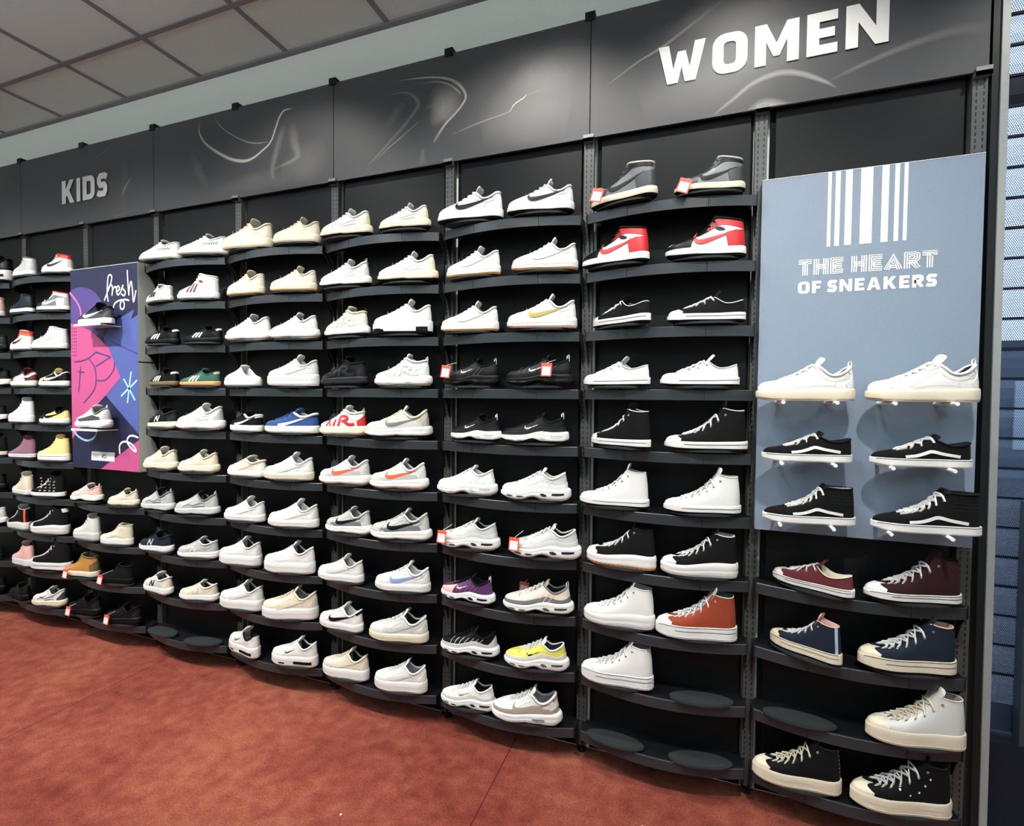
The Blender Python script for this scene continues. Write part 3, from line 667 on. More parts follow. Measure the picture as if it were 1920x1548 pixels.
# the street outside, seen only through the holes of the shutter
b = MB(); b.box(-6, 16, .32, 14, -.12, -.05); structure('ground_street', b, mat('#3c424b', .9, 'board'))
e = empty('street_building', (3, 11, -.05)); tag(e, 'grey building across the street glimpsed through the shutter holes', 'building')
b = MB(); b.box(-7, 8, 0, 3, 0, 2.6); b.build('facade', mat('#4d5a6c', .8, 'board'), e)
for k in range(5):
    b = MB(); b.box(-6 + k * 2.8, -4.4 + k * 2.8, -.05, .02, .6, 2.0); b.build('shop_window', mat('#aebccc', .3), e)
b = MB(); b.box(-7.2, 8.2, -.3, 3, 2.6, 2.8); b.build('cornice', mat('#2b3442', .8), e)

# ------------------------------------------------------------------ shoes: built from a footprint, an opening ring and a sole profile
PAL = dict(W='#e0dfdc', w='#cecdc8', C='#dad0b9', c='#d8cdb8', K='#060607', k='#1d1e20', G='#6a6d6f', g='#bcbdbb', R='#c2242a', M='#5a1822',
           m='#2c1115', N='#18202e', B='#27497f', b='#7d96c0', E='#2d5a4e', O='#c4935f', o='#dd5a30', T='#b27c3a', Y='#cfcb58', y='#e6d08a',
           P='#e2b3aa', p='#4e2557', V='#8a6073', S='#b3b4b0', L='#a3964a', U='#8b3418', D='#3c4043', X='#9c8f80', Q='#e5573a', q='#6b5a3c', i='#9fb0c8')
KIND = dict(u='leather', s='rubber', o='rubber', t='fabric', l='fabric', n='fabric')
L0 = 0.26          # modelled sole length; each shoe's Empty scales it
HALF = [(0, 0), (.015, .045), (.05, .085), (.12, .128), (.22, .16), (.33, .172), (.45, .158), (.58, .136), (.70, .126), (.82, .126), (.91, .112), (.965, .075), (.99, .035), (1, 0)]
def rows(*a): return list(a)
G = {}
def geo(name, base=None, **k):
    d = dict(G[base]) if base else {}; d.update(k); G[name] = d
geo('canvas_low', zb=[(0, .022), (.12, .003), (.3, 0), (1, 0)], zt=[(0, .085), (.1, .1), (.3, .098), (.6, .1), (1, .115)], wid=.92, flare=[(0, -.004), (.08, .004), (.5, .005), (.92, .005), (1, 0)],
    T=[(0, .22, 0, .165), (.08, .22, .03, .165), (.3, .34, .06, .205), (.52, .50, .062, .28), (.62, .585, .07, .325), (.68, .63, .10, .29), (.76, .72, .115, .235), (.86, .84, .105, .24), (.94, .94, .065, .275), (1, .968, 0, .285)],
    ut=.62, text=.12, tup=.6, cr=.007, nl=5, lace=(.17, .58), box=.45, out=.012, kind='canvas')
geo('canvas_hi', 'canvas_low', T=[(0, .23, 0, .165), (.08, .23, .03, .165), (.25, .34, .06, .20), (.40, .46, .065, .262), (.52, .56, .07, .345), (.62, .635, .075, .445), (.69, .685, .085, .525), (.77, .77, .098, .508), (.86, .87, .09, .495), (.94, .94, .05, .498), (1, .952, 0, .502)],
    ut=.69, text=.10, tup=.8, nl=6, lace=(.18, .60))
geo('skate_low', 'canvas_low', zt=[(0, .088), (.2, .088), (1, .092)], box=.5, T=[(0, .30, 0, .165), (.08, .30, .03, .165), (.3, .38, .06, .205), (.5, .51, .065, .268), (.6, .60, .07, .318), (.66, .65, .1, .29), (.76, .76, .11, .245), (.87, .88, .1, .255), (.94, .955, .06, .28), (1, .978, 0, .285)],
    ut=.6, lace=(.14, .58), nl=5, cr=.011, text=.07, kind='suede')
geo('skate_hi', 'skate_low', T=[(0, .30, 0, .165), (.08, .30, .03, .165), (.25, .39, .06, .20), (.40, .50, .065, .265), (.52, .57, .07, .335), (.60, .62, .075, .40), (.67, .665, .095, .44), (.77, .78, .1, .432), (.87, .88, .09, .43), (.94, .945, .055, .432), (1, .962, 0, .435)], ut=.62, lace=(.14, .6), nl=7)
geo('court', zb=[(0, .028), (.12, .006), (.28, 0), (1, 0)], zt=[(0, .108), (.15, .115), (.5, .122), (1, .138)], wid=1.0, flare=[(0, -.008), (.1, .006), (.5, .009), (.9, .007), (1, -.003)],
    T=[(0, .27, 0, .222), (.08, .27, .035, .222), (.28, .38, .062, .262), (.5, .52, .066, .342), (.6, .60, .075, .395), (.66, .65, .10, .355), (.75, .73, .115, .285), (.85, .835, .11, .295), (.93, .925, .07, .365), (1, .955, 0, .385)],
    ut=.6, text=.11, tup=.9, cr=.017, nl=6, lace=(.12, .57), box=.6, out=.02, kind='leather')
geo('retro', 'court', zt=[(0, .075), (.3, .08), (1, .095)], wid=.94, T=[(0, .27, 0, .165), (.08, .27, .035, .165), (.28, .38, .062, .20), (.5, .52, .066, .265), (.6, .60, .075, .315), (.66, .65, .10, .285), (.75, .73, .115, .24), (.85, .83, .11, .25), (.93, .93, .07, .295), (1, .968, 0, .31)], text=.07, box=.5, cr=.012)
geo('fat', 'court', zt=[(0, .105), (.3, .11), (1, .12)], T=[(0, .27, 0, .20), (.08, .27, .04, .20), (.28, .37, .085, .235), (.5, .50, .092, .30), (.6, .59, .10, .345), (.66, .64, .115, .32), (.75, .73, .122, .275), (.85, .83, .115, .275), (.93, .93, .075, .315), (1, .965, 0, .325)], text=.10, tup=.5, cr=.022, kind='suede')
geo('runner', 'court', zb=[(0, .045), (.1, .012), (.25, 0), (.42, .004), (.5, .016), (.58, .002), (.93, 0), (1, .02)], zt=[(0, .105), (.2, .115), (.5, .135), (.8, .16), (1, .168)], flare=[(0, -.012), (.15, .01), (.4, .018), (.55, .006), (.75, .017), (.95, .008), (1, -.004)], heelx=1.03,
    T=[(0, .28, 0, .235), (.08, .28, .035, .235), (.28, .38, .062, .275), (.5, .51, .066, .355), (.6, .585, .075, .405), (.66, .635, .10, .37), (.75, .72, .115, .305), (.85, .83, .11, .325), (.93, .92, .07, .40), (1, .945, 0, .42)], text=.10, wave=.010, kind='mesh', cr=.019)
geo('tn', 'runner', zb=[(0, .05), (.1, .016), (.25, 0), (.36, .008), (.45, .04), (.52, .05), (.585, .012), (.64, 0), (.93, 0), (1, .022)], zt=[(0, .105), (.2, .112), (.4, .125), (.52, .155), (.62, .178), (.8, .165), (1, .168)], T=[(0, .30, 0, .222), (.08, .30, .035, .222), (.28, .40, .06, .27), (.5, .53, .066, .345), (.6, .61, .075, .388), (.66, .66, .10, .362), (.75, .74, .112, .31), (.85, .83, .108, .325), (.93, .92, .07, .375), (1, .948, 0, .392)], wave=.004, text=.085, kind='mesh', cr=.014)
geo('nb', 'runner', zb=[(0, .04), (.1, .012), (.25, 0), (.96, 0), (1, .015)], zt=[(0, .085), (.3, .095), (.6, .12), (1, .14)], wave=0, T=[(0, .28, 0, .205), (.08, .28, .035, .205), (.28, .38, .062, .25), (.5, .51, .066, .32), (.6, .585, .075, .365), (.66, .635, .10, .335), (.75, .72, .112, .29), (.85, .83, .108, .30), (.93, .93, .07, .345), (1, .955, 0, .36)], text=.09)
geo('uptempo', 'runner', zt=[(0, .12), (.2, .13), (.5, .15), (1, .17)], zb=[(0, .035), (.1, .008), (.25, 0), (1, .008)], T=[(0, .28, 0, .24), (.08, .28, .04, .24), (.25, .38, .066, .285), (.4, .47, .07, .345), (.52, .55, .075, .42), (.6, .595, .085, .465), (.68, .65, .105, .45), (.77, .74, .115, .405), (.86, .84, .105, .40), (.94, .93, .06, .425), (1, .955, 0, .43)], ut=.6, wave=.016, text=.09, tup=.8, kind='leather')
geo('mid', 'court', zt=[(0, .10), (.3, .105), (1, .118)], T=[(0, .27, 0, .205), (.08, .27, .03, .205), (.25, .37, .06, .245), (.4, .46, .065, .305), (.52, .53, .07, .385), (.62, .575, .075, .465), (.69, .62, .09, .50), (.77, .72, .11, .482), (.86, .85, .1, .46), (.94, .93, .06, .452), (1, .952, 0, .455)], ut=.64, lace=(.12, .62), nl=7, text=.06, tup=.9)
geo('boot', 'mid', zt=[(0, .12), (.3, .125), (1, .14)], zb=[(0, .03), (.1, .006), (.25, 0), (1, 0)], wave=.004, kind='suede')
geo('mule', 'court', T=[(0, .28, 0, .225), (.08, .28, .04, .225), (.28, .38, .066, .275), (.5, .50, .075, .355), (.57, .545, .085, .375), (.63, .60, .105, .325), (.72, .70, .118, .225), (.84, .83, .11, .175), (.93, .93, .07, .165), (1, .962, 0, .165)], ut=.55, cr=.01, text=.05)
for nm in ('canvas_hi', 'court', 'canvas_low', 'fat', 'skate_hi'):
    g = G[nm]; dz = .06
    geo(nm + '_plat', nm, zt=[(a, z + dz) for a, z in g['zt']], T=[(a, x, y, z + dz) for a, x, y, z in g['T']])
geo('canvas_move', 'canvas_hi_plat', zt=[(0, .150), (.25, .145), (.5, .175), (.75, .20), (1, .19)], flare=[(0, -.01), (.2, .006), (.45, .012), (.5, .004), (.55, .012), (.9, .008), (1, 0)])

NU, NH = 26, 8
class Shape:
    """all surfaces of one shoe style, in metres for a sole of length L0 (toe at -x, lateral side at -y)"""
    def __init__(s, style):
        s.g = G[style]; s.style = style; s.cache = {}
    def bx(s, u): return .5 * (1 - math.cos(math.pi * u))
    def hw(s, x): return interp(HALF, x) * s.g['wid']
    def zt(s, x): return cr_interp(s.g['zt'], x, 1)
    def zb(s, x): return interp(s.g['zb'], x)
    def T(s, u): return tuple(cr_interp(s.g['T'], u, k) for k in (1, 2, 3))
    def B(s, u):
        x = s.bx(u); y = s.hw(x) * .945; xx = .5 + (x - .5) * .978
        return (xx, y, s.zt(x) - .012)
    def P(s, u, h, side=-1, off=0.0):
        """point on the upper: u toe..heel, h sole..opening"""
        def raw(u, h):
            u = min(1, max(0, u)); b = s.B(u); t = s.T(u); dz = t[2] - b[2]; k = s.g['box'] * max(0, 1 - u * 2.2) + .30 * min(1, u * 2.2)
            tq = max(0, 1 - u * 2.6); p1 = (b[0] - .016 * tq, b[1] + .008, b[2] + dz * (.5 + .38 * tq))
            p2 = (t[0] + (b[0] - t[0]) * (k + .14 * tq), t[1] + (b[1] - t[1]) * (k * .9 + .10), t[2] - dz * .10 * (1 - k) + .014 * tq)
            m = 1 - h; c = (m ** 3, 3 * m * m * h, 3 * m * h * h, h ** 3)
            return Vector([sum(ci * q[i] for ci, q in zip(c, (b, p1, p2, t))) for i in range(3)])
        p = raw(u, h)
        if off:
            e = 1e-3; du = raw(u + e, h) - raw(u - e, h); dh = raw(u, min(1, h + e)) - raw(u, max(0, h - e))
            n = dh.cross(du)
            if n.length > 1e-12:
                n.normalize()
                c = Vector((.55, 0, .12))
                if n.dot(p - c) < 0: n = -n
                p = p + n * off
        return Vector(((p.x - .5), side * p.y, p.z)) * L0
    # ---- meshes
    def upper(s):
        us = [(i / NU) for i in range(NU + 1)]
        loop = [(u, -1) for u in us] + [(u, 1) for u in us[-2:0:-1]]
        v = [s.P(u, h / NH, sd) for u, sd in loop for h in range(NH + 1)]; n = len(loop); f = []
        for i in range(n):
            j = (i + 1) % n
            for h in range(NH): f.append((i * (NH + 1) + h, j * (NH + 1) + h, j * (NH + 1) + h + 1, i * (NH + 1) + h + 1))
        return v, f
    def sole_pt(s, u, fr, sd, lo=0.0, hi=1.0, extra=0.0):
        x = s.bx(u); zb, zt = s.zb(x), s.zt(x); off = interp(s.g['flare'], fr) + .006 + extra
        off += s.g.get('wave', 0) * max(0, math.sin(x * 21)) * math.sin(math.pi * fr)
        e = 1e-3; ua, ub = max(0, u - e), min(1, u + e)
        tx, ty = s.bx(ub) - s.bx(ua), s.hw(s.bx(ub)) - s.hw(s.bx(ua)); l = math.hypot(tx, ty) or 1
        nx, ny = -ty / l, tx / l
        if u <= .001: nx, ny = -1, 0
        if u >= .999: nx, ny = 1, 0
        z = zb + (zt - zb) * fr
        px = x + nx * off * .8; 
        if s.g.get('heelx') and x > .8: px += (s.g['heelx'] - 1) * (x - .8) / .2 * (1 - abs(fr - .5) * .6)
        return Vector((px - .5, sd * (s.hw(x) * .94 + ny * off), z)) * L0
    def slab(s, frs, extra=0.0):
        n = 30; us = [i / n for i in range(n + 1)]
        loop = [(u, -1) for u in us] + [(u, 1) for u in us[-2:0:-1]]
        m = len(loop); v = [s.sole_pt(u, fr, sd, extra=extra) for fr in frs for u, sd in loop]; f = []
        for r in range(len(frs) - 1):
            for i in range(m):
                j = (i + 1) % m; f.append((r * m + i, r * m + j, (r + 1) * m + j, (r + 1) * m + i))
        for r in (0, len(frs) - 1):
            o = r * m
            for i in range(n):
                a, b_ = o + i, o + i + 1; c, d = o + (m - i) % m, o + (m - i - 1) % m
                q = [a, b_, d, c] if r == 0 else [c, d, b_, a]
                qq = []
                for t in q:
                    if t not in qq: qq.append(t)
                if len(qq) >= 3: f.append(tuple(qq))
        return v, f
    def patch(s, u0, u1, ha, hb, off=.006, sides=(-1, 1)):
        """raised overlay; ha, hb = (at u0, at u1) lower and upper edge"""
        if u0 <= 0 or u1 >= 1: groups = [None]
        else: groups = sides
        V, F = [], []
        for gsd in groups:
            nu = max(4, int((u1 - u0) * 26)); us = [u0 + (u1 - u0) * i / nu for i in range(nu + 1)]
            if gsd is None:
                if u0 <= 0 and u1 >= 1: col = [(u, -1) for u in us] + [(u, 1) for u in us[::-1]]
                elif u0 <= 0: col = [(u, -1) for u in us[::-1]] + [(u, 1) for u in us[1:]]
                else: col = [(u, -1) for u in us] + [(u, 1) for u in us[-2::-1]]
            else: col = [(u, gsd) for u in us]
            nh = 6; base = len(V); k = len(col)
            for u, sd in col:
                t = (u - u0) / (u1 - u0); lo = ha[0] + (ha[1] - ha[0]) * t; hi = hb[0] + (hb[1] - hb[0]) * t
                V.append(s.P(u, lo, sd, -.001))
                for i in range(nh + 1): V.append(s.P(u, lo + (hi - lo) * i / nh, sd, off))
                V.append(s.P(u, hi, sd, -.001))
            R = nh + 3
            for i in range(k - 1):
                for j in range(R - 1): F.append((base + i * R + j, base + (i + 1) * R + j, base + (i + 1) * R + j + 1, base + i * R + j + 1))
            for i in (0, k - 1): F.append(tuple(base + i * R + j for j in range(R)))
        return V, F
    def tongue(s):
        g = s.g; us = [.05 + (g['ut'] - .05) * i / 8 for i in range(9)]; pad = .018 if g['kind'] == 'canvas' else .040
        pts = [(s.T(u)[0], s.T(u)[1] + .010, s.T(u)[2] + .002, pad * .5) for u in us]
        a, b = pts[-2], pts[-1]; d = Vector((b[0] - a[0], b[2] - a[2])).normalized(); d = (d + Vector((0, g['tup']))).normalized()
        for t, wf, tf in ((.2, 1.06, .8), (.45, 1.10, 1.0), (.7, 1.06, 1.1), (.88, .92, .95), (.97, .70, .6), (1.0, .40, .2)):
            k = t * g['text']; pts.append((b[0] + d.x * k + .03 * t * t * g['text'], b[1] * wf + .012 * min(1, t * 2), b[2] + d.y * k, pad * tf))
        V, F = [], []; m = len(pts); N = 12
        for i, (x, w, z, th) in enumerate(pts):
            p0 = pts[max(0, i - 1)]; p1 = pts[min(m - 1, i + 1)]; t = Vector((p1[0] - p0[0], p1[2] - p0[2])).normalized(); nx, nz = -t.y, t.x
            for k in range(N):
                an = 2 * math.pi * k / N; cy, cz = math.cos(an), math.sin(an)
                sy = math.copysign(abs(cy) ** .7, cy); o = cz * th * .5 - .020 * sy * sy - th * .25
                V.append(Vector((x + nx * o - .5, sy * w, z + nz * o)) * L0)
        for i in range(m - 1):
            for k in range(N): F.append((i * N + k, i * N + (k + 1) % N, (i + 1) * N + (k + 1) % N, (i + 1) * N + k))
        F += [tuple(range(N))[::-1], tuple((m - 1) * N + k for k in range(N))]
        return V, F
    def side_edge(s, u, sd, dn=.0):
        p = s.P(u, 1 - dn, sd, .004); return p
    def laces(s):
        g = s.g; b = MB(); n = g['nl']; a, c = g['lace']; r = .0095 * L0
        for i in range(n):
            u = a + (c - a) * i / (n - 1); hh = .93 - (.93 - (.68 if g['kind'] in ('canvas', 'suede') else .80)) * min(1, u / .36); p0 = s.P(u, hh, -1, .008); p1 = s.P(u, .97, -1, .013); q1 = s.P(u, .97, 1, .013); q0 = s.P(u, hh, 1, .008)
            top = Vector((p1.x, 0, p1.z + .014 * L0))
            u2 = min(g['ut'], u + (c - a) / (n - 1)); r1 = s.P(u2, 1.0, 1, .010)
            b.tube([p0, p1, (p1.x, p1.y * .5, top.z), (p1.x, q1.y * .5, top.z), q1, q0], r, 5, flat=1.5)
            if i < n - 1:
                r0 = s.P(u2, 1.0, -1, .010)
                b.tube([p0 + (p1 - p0) * .3, p1 + Vector((0, 0, r)), (p1 + r1) / 2 + Vector((0, 0, .018 * L0)), r1], r * .9, 5, flat=1.5)
                b.tube([q0, q1 + Vector((0, 0, r)), (q1 + r0) / 2 + Vector((0, 0, .022 * L0)), r0], r * .9, 5, flat=1.5)
        return b.v, b.f
    def eyelets(s):
        g = s.g; b = MB(); n = g['nl']; a, c = g['lace']
        for i in range(n + 1):
            u = a + (c - a) * i / (n - 1); 
            if u > g['ut'] + .03: continue
            for sd in (-1, 1):
                hh = .90 - .24 * min(1, u / .36); p = s.P(u, hh, sd, .005); e1 = (s.P(u + .01, hh, sd, .005) - p).normalized(); e2 = (s.P(u, hh + .06, sd, .005) - p).normalized()
                b.tube([p + (e1 * math.cos(k * math.pi / 4) + e2 * math.sin(k * math.pi / 4)) * .0105 * L0 for k in range(8)], .0035 * L0, 4, closed=True)
        return b.v, b.f
    def collar(s):
        g = s.g; us = [g['ut'] + (1 - g['ut']) * i / 10 for i in range(11)]; r = g['cr'] * L0
        pts = [s.P(u, 1, -1) for u in us] + [s.P(u, 1, 1) for u in us[-2::-1]]
        b = MB(); b.tube([p + Vector((0, 0, -r * .25)) for p in pts], [r * (.6 if i in (0, len(pts) - 1) else 1) for i in range(len(pts))], 7)
        return b.v, b.f
    def lining(s):
        g = s.g; us = [g['ut'] - .02 + (1.02 - g['ut']) * i / 10 for i in range(11)]
        col = [(u, -1) for u in us] + [(u, 1) for u in us[-2::-1]]; V, F = [], []
        for u, sd in col:
            t = s.P(u, 1, sd); c = Vector(((.77 - .5) * L0, 0, t.z))
            for k, dz in ((.06, 0), (.14, -.03), (.16, -.10), (.15, -.2)):
                p = t + (c - t) * k; V.append(Vector((p.x, p.y, max(p.z + dz * L0, (s.zt(.8) + .01) * L0))))
        for i in range(len(col) - 1):
            for j in range(3): F.append((i * 4 + j, i * 4 + j + 1, (i + 1) * 4 + j + 1, (i + 1) * 4 + j))
        return V, F
    def insole(s):
        us = [.45 + .5 * i / 8 for i in range(9)]; V, F = [], []
        for u in us:
            p = s.B(u); V += [Vector((p[0] - .5, -p[1] * .86, p[2] + .014)) * L0, Vector((p[0] - .5, p[1] * .86, p[2] + .014)) * L0]
        F = [(2 * i, 2 * i + 2, 2 * i + 3, 2 * i + 1) for i in range(8)]
        return V, F
    def bvh(s):
        if 'bvh' not in s.cache:
            v, f = s.upper(); v2, f2 = s.slab(SOLE_FR); n = len(v)
            s.cache['bvh'] = BVHTree.FromPolygons(v + v2, f + [tuple(i + n for i in q) for q in f2])
        return s.cache['bvh']
    def deco(s, paths, off=.003):
        """flat applique laid on the lateral side: paths of (x, z, width)"""
        t = s.bvh(); V, F = [], []
        for pi_, path in enumerate(paths):
            tab = smooth_path(path, 4) if len(path) > 2 else [tuple(a + (b - a) * k / 5 for a, b in zip(path[0], path[1])) for k in range(6)]
            n = len(tab); v, _ = ribbon2d([(p[0], p[1]) for p in tab], [max(.0015, p[2]) for p in tab]); base = len(V); K = 4; last = -.1 * L0
            for i in range(n):
                for k in range(K + 1):
                    x = v[i][0] + (v[n + i][0] - v[i][0]) * k / K; z = v[i][1] + (v[n + i][1] - v[i][1]) * k / K
                    hit = t.ray_cast(Vector(((x - .5) * L0, -1, z * L0)), Vector((0, 1, 0)))
                    if hit[0] is not None and hit[0].y < .25 * L0 * 0 + .02: last = hit[0].y
                    V.append(Vector(((x - .5) * L0, last - (off + .0006 * pi_) * L0, z * L0)))
            for i in range(n - 1):
                for k in range(K): F.append((base + i * (K + 1) + k, base + i * (K + 1) + k + 1, base + (i + 1) * (K + 1) + k + 1, base + (i + 1) * (K + 1) + k))
        return V, F
SOLE_FR = [0, .06, .2, .35, .5, .65, .8, .93, 1]
SHAPES, MESHES = {}, {}
def shape(st):
    if st not in SHAPES: SHAPES[st] = Shape(st)
    return SHAPES[st]
def shoe_part(name, style, key, fn, m, parent, angle=50):
    k = (style, name, key)
    if k not in MESHES:
        v, f = fn(); MESHES[k] = new_mesh(name, v, f, True, angle)
    o = obj(name, MESHES[k], m, parent)
    sole = ('foxing_line', 'sole_line', 'sole_groove', 'air_window', 'sole_insert', 'sole_block', 'tread_lugs')
    host = 'midsole' if name in sole else 'upper' if name in ('eyelets', 'seams', 'printed_pattern', 'printed_script') else None
    if host:
        for c in parent.children:
            if c.name.split('.')[0] == host: o.parent = c
    return o

HT = lambda st: G[st]['T'][-1][3] / .36       # how tall the style is against a court shoe
def deco_paths(kind, st):
    g = G[st]; z0 = interp(g['zt'], .5) + .0; H = interp([(t[1], t[3]) for t in g['T']], .55) - z0
    hi = g['T'][-1][3]
    def Z(f): return z0 + H * f
    if kind == 'swoosh': return [[(.375, Z(.62), .004), (.345, Z(.42), .030), (.37, Z(.24), .058), (.45, Z(.22), .066), (.57, Z(.34), .050), (.70, Z(.48), .030), (.88, Z(.70), .005)]]
    if kind == 'swoosh_small': return [[(.39, Z(.50), .004), (.385, Z(.36), .016), (.42, Z(.31), .022), (.50, Z(.44), .013), (.58, Z(.60), .003)]]
    if kind == 'stripes': return [[(.36 + i * .075, Z(.04), .036), (.44 + i * .07, Z(.62), .034)] for i in range(3)]
    if kind == 'N': return [[(.44, Z(.06), .026), (.48, Z(.60), .026)], [(.48, Z(.58), .030), (.54, Z(.10), .030)], [(.54, Z(.08), .026), (.585, Z(.66), .026)]]
    if kind == 'wave': return [[(.30, z0 + .022, .030), (.40, z0 + .034, .034), (.48, z0 + .058, .036), (.55, z0 + .085, .036), (.60, z0 + .082, .036), (.68, z0 + .062, .034), (.84, z0 + .036, .034)]]
    if kind == 'form': return [[(.34, z0 + .012, .05), (.45, z0 + .03, .05), (.58, z0 + .065, .036), (.72, z0 + .11, .030), (.86, z0 + .15, .022)]]
    if kind == 'air':
        P_ = []
        P_ += [[(.24, Z(.02), .030), (.31, Z(.42), .030)], [(.31, Z(.42), .030), (.335, Z(.02), .030)]]
        P_ += [[(.40, Z(.04), .036), (.44, Z(.52), .036)]]
        P_ += [[(.50, Z(.04), .04), (.54, Z(.74), .04)], [(.54, Z(.72), .04), (.66, Z(.70), .05), (.68, Z(.52), .05), (.56, Z(.36), .045)], [(.60, Z(.40), .05), (.72, Z(.16), .055), (.84, Z(.20), .05)]]
        return P_
    if kind == 'ribs': return [[(.22 + i * .075, Z(.02), .006), (.235 + i * .08, Z(.34), .009), (.29 + i * .085, Z(.62 + .02 * i), .006)] for i in range(7)]
    if kind == 'windows':
        return [[(.10, .055, .010), (.15, .052, .018), (.20, .05, .010)], [(.25, .05, .010), (.30, .048, .020), (.355, .052, .010)], [(.60, .085, .012), (.645, .075, .042), (.70, .065, .012)], [(.77, .085, .030), (.86, .085, .034), (.95, .092, .026)]]
    if kind == 'window': return [[(.62, .07, .026), (.72, .07, .030), (.80, .07, .026)]]
    if kind == 'blocks': return [[(.25, .055, .03), (.38, .055, .03)], [(.56, .07, .055), (.74, .07, .06), (.94, .075, .055)]]
    if kind == 'toeblock': return [[(.03, .04, .07), (.15, .04, .075), (.25, .03, .05)], [(.78, .05, .09), (.96, .055, .09)]]
    if kind == 'foxing': return [[(x, interp(g['zt'], x) * .62, .006) for x in (.22, .35, .5, .65, .8, .92, .985)]]
    if kind == 'topline': return [[(x, interp(g['zt'], x) - .010, .006) for x in (.03, .08, .15, .25, .4, .6, .8, .92, .98)]]
    if kind == 'groove': return [[(x, interp(g['zt'], x) * .55, .005) for x in (.08, .2, .35, .5, .65, .8, .92, .985)]]
    if kind == 'padlines': return [[(.70, Z(.78 + .17 * i), .008), (.84, Z(.76 + .165 * i), .008), (.94, Z(.75 + .16 * i), .008)] for i in range(3)]
    if kind == 'print': return [[(.60 + i * .045, z0 + .05, .006), (.585 + i * .045, z0 + .085, .01), (.615 + i * .045, z0 + .10, .006), (.605 + i * .045, z0 + .125, .006)] for i in range(7)]
    if kind == 'studs': return [[(.97 - .004 * i, z0 + .07 + i * .05, .014), (.985 - .004 * i, z0 + .07 + i * .05, .014)] for i in range(7)]
    if kind == 'pearls': return [[(x - .009, z, .02), (x + .009, z, .02)] for x, z in ((.54, z0 + .07), (.63, z0 + .11), (.69, z0 + .19), (.74, z0 + .27), (.44, z0 + .12))]
    if kind == 'spots': return [[(.40 + .13 * (i % 4) + .03 * (i // 4 % 2), z0 + .03 + .075 * (i // 4), .012), (.43 + .13 * (i % 4) + .03 * (i // 4 % 2), z0 + .05 + .075 * (i // 4), .022), (.46 + .13 * (i % 4), z0 + .04 + .075 * (i // 4), .010)] for i in range(17)]
    if kind == 'heelstripe': return [[(.955, z0 + .01, .03), (.95, z0 + .15, .03), (.935, hi - .01, .03)]]
    if kind == 'wingbadge': return [[(.60, Z(.80), .02), (.655, Z(.76), .055), (.72, Z(.70), .02)]]
    if kind == 'tread': return [[(.05 + .065 * i, .002 + interp(g['zb'], .05 + .065 * i), .03), (.05 + .065 * i, .03 + interp(g['zb'], .05 + .065 * i), .03)] for i in range(14)]
    if kind == 'seams':
        return [[(.17, z0 + .005, .0045), (.24, Z(.22), .0045), (.29, Z(.46), .0045), (.30, Z(.66), .0045)], [(.33, Z(.10), .0045), (.42, Z(.36), .0045), (.52, Z(.60), .0045), (.60, Z(.76), .0045)],
                [(.79, z0 + .005, .0045), (.77, Z(.20), .0045), (.80, Z(.40), .0045), (.93, Z(.52), .0045)], [(.62, Z(.70), .0045), (.72, Z(.42), .0045), (.84, Z(.44), .0045), (.93, Z(.70), .0045)],
                [(.36, Z(.06), .0035), (.50, Z(.16), .0035), (.64, Z(.20), .0035), (.76, Z(.18), .0035)]]
    if kind == 'waves2': return [[(.30, Z(.10), .012), (.42, Z(.30), .02), (.52, Z(.22), .014), (.66, Z(.40), .022), (.80, Z(.50), .010)], [(.52, Z(.06), .012), (.64, Z(.14), .016), (.80, Z(.22), .008)]]
    raise KeyError(kind)
DNAME = dict(swoosh='side_logo', swoosh_small='side_logo', stripes='side_stripes', N='side_letter', wave='side_stripe', form='side_stripe', air='side_letters', ribs='side_ribs', windows='air_window', window='air_window',
             blocks='sole_insert', toeblock='sole_block', foxing='foxing_line', topline='sole_line', groove='sole_groove', padlines='collar_seams', print='printed_script', studs='heel_stud', pearls='pearl_bead', spots='printed_pattern',
             heelstripe='heel_stripe', wingbadge='ankle_badge', tread='tread_lugs', seams='seams', waves2='overlay_lines')
def patch_args(kind, st):
    ut = G[st]['ut']
    return {'toe': ('toe_cap', (0, .27, (0, 0), (1.0, .22))), 'toecap': ('toe_overlay', (0, .36, (0, 0), (.20, .66))), 'mud': ('mudguard', (0, .36, (0, 0), (.34, .10))), 'heel': ('heel_counter', (.80, 1, (0, 0), (.30, .62))),
            'heelbig': ('heel_counter', (.68, 1, (0, 0), (.34, .55))), 'heeltab': ('heel_tab', (.90, 1, (.62, .62), (1, 1))), 'eye': ('eyestay', (.08, ut, (.66, .70), (1, .99))), 'eyebig': ('eyestay', (.15, ut, (.60, .60), (1, .99))),
            'col': ('collar_panel', (ut - .06, 1, (.66, .72), (1, 1))), 'colbig': ('collar_panel', (ut - .16, 1, (.62, .50), (.94, .86))), 'coltop': ('collar_top', (ut, 1, (.86, .86), (1, 1))),
            'quarter': ('quarter_overlay', (.30, .80, (.0, .0), (.26, .40))), 'strap': ('ankle_strap', (ut - .10, .96, (.60, .66), (.78, .82))), 'guard': ('lower_guard', (0, 1, (0, 0), (.22, .30))), 'tip': ('toe_bumper', (0, .12, (0, 0), (.45, .3)))}[kind]

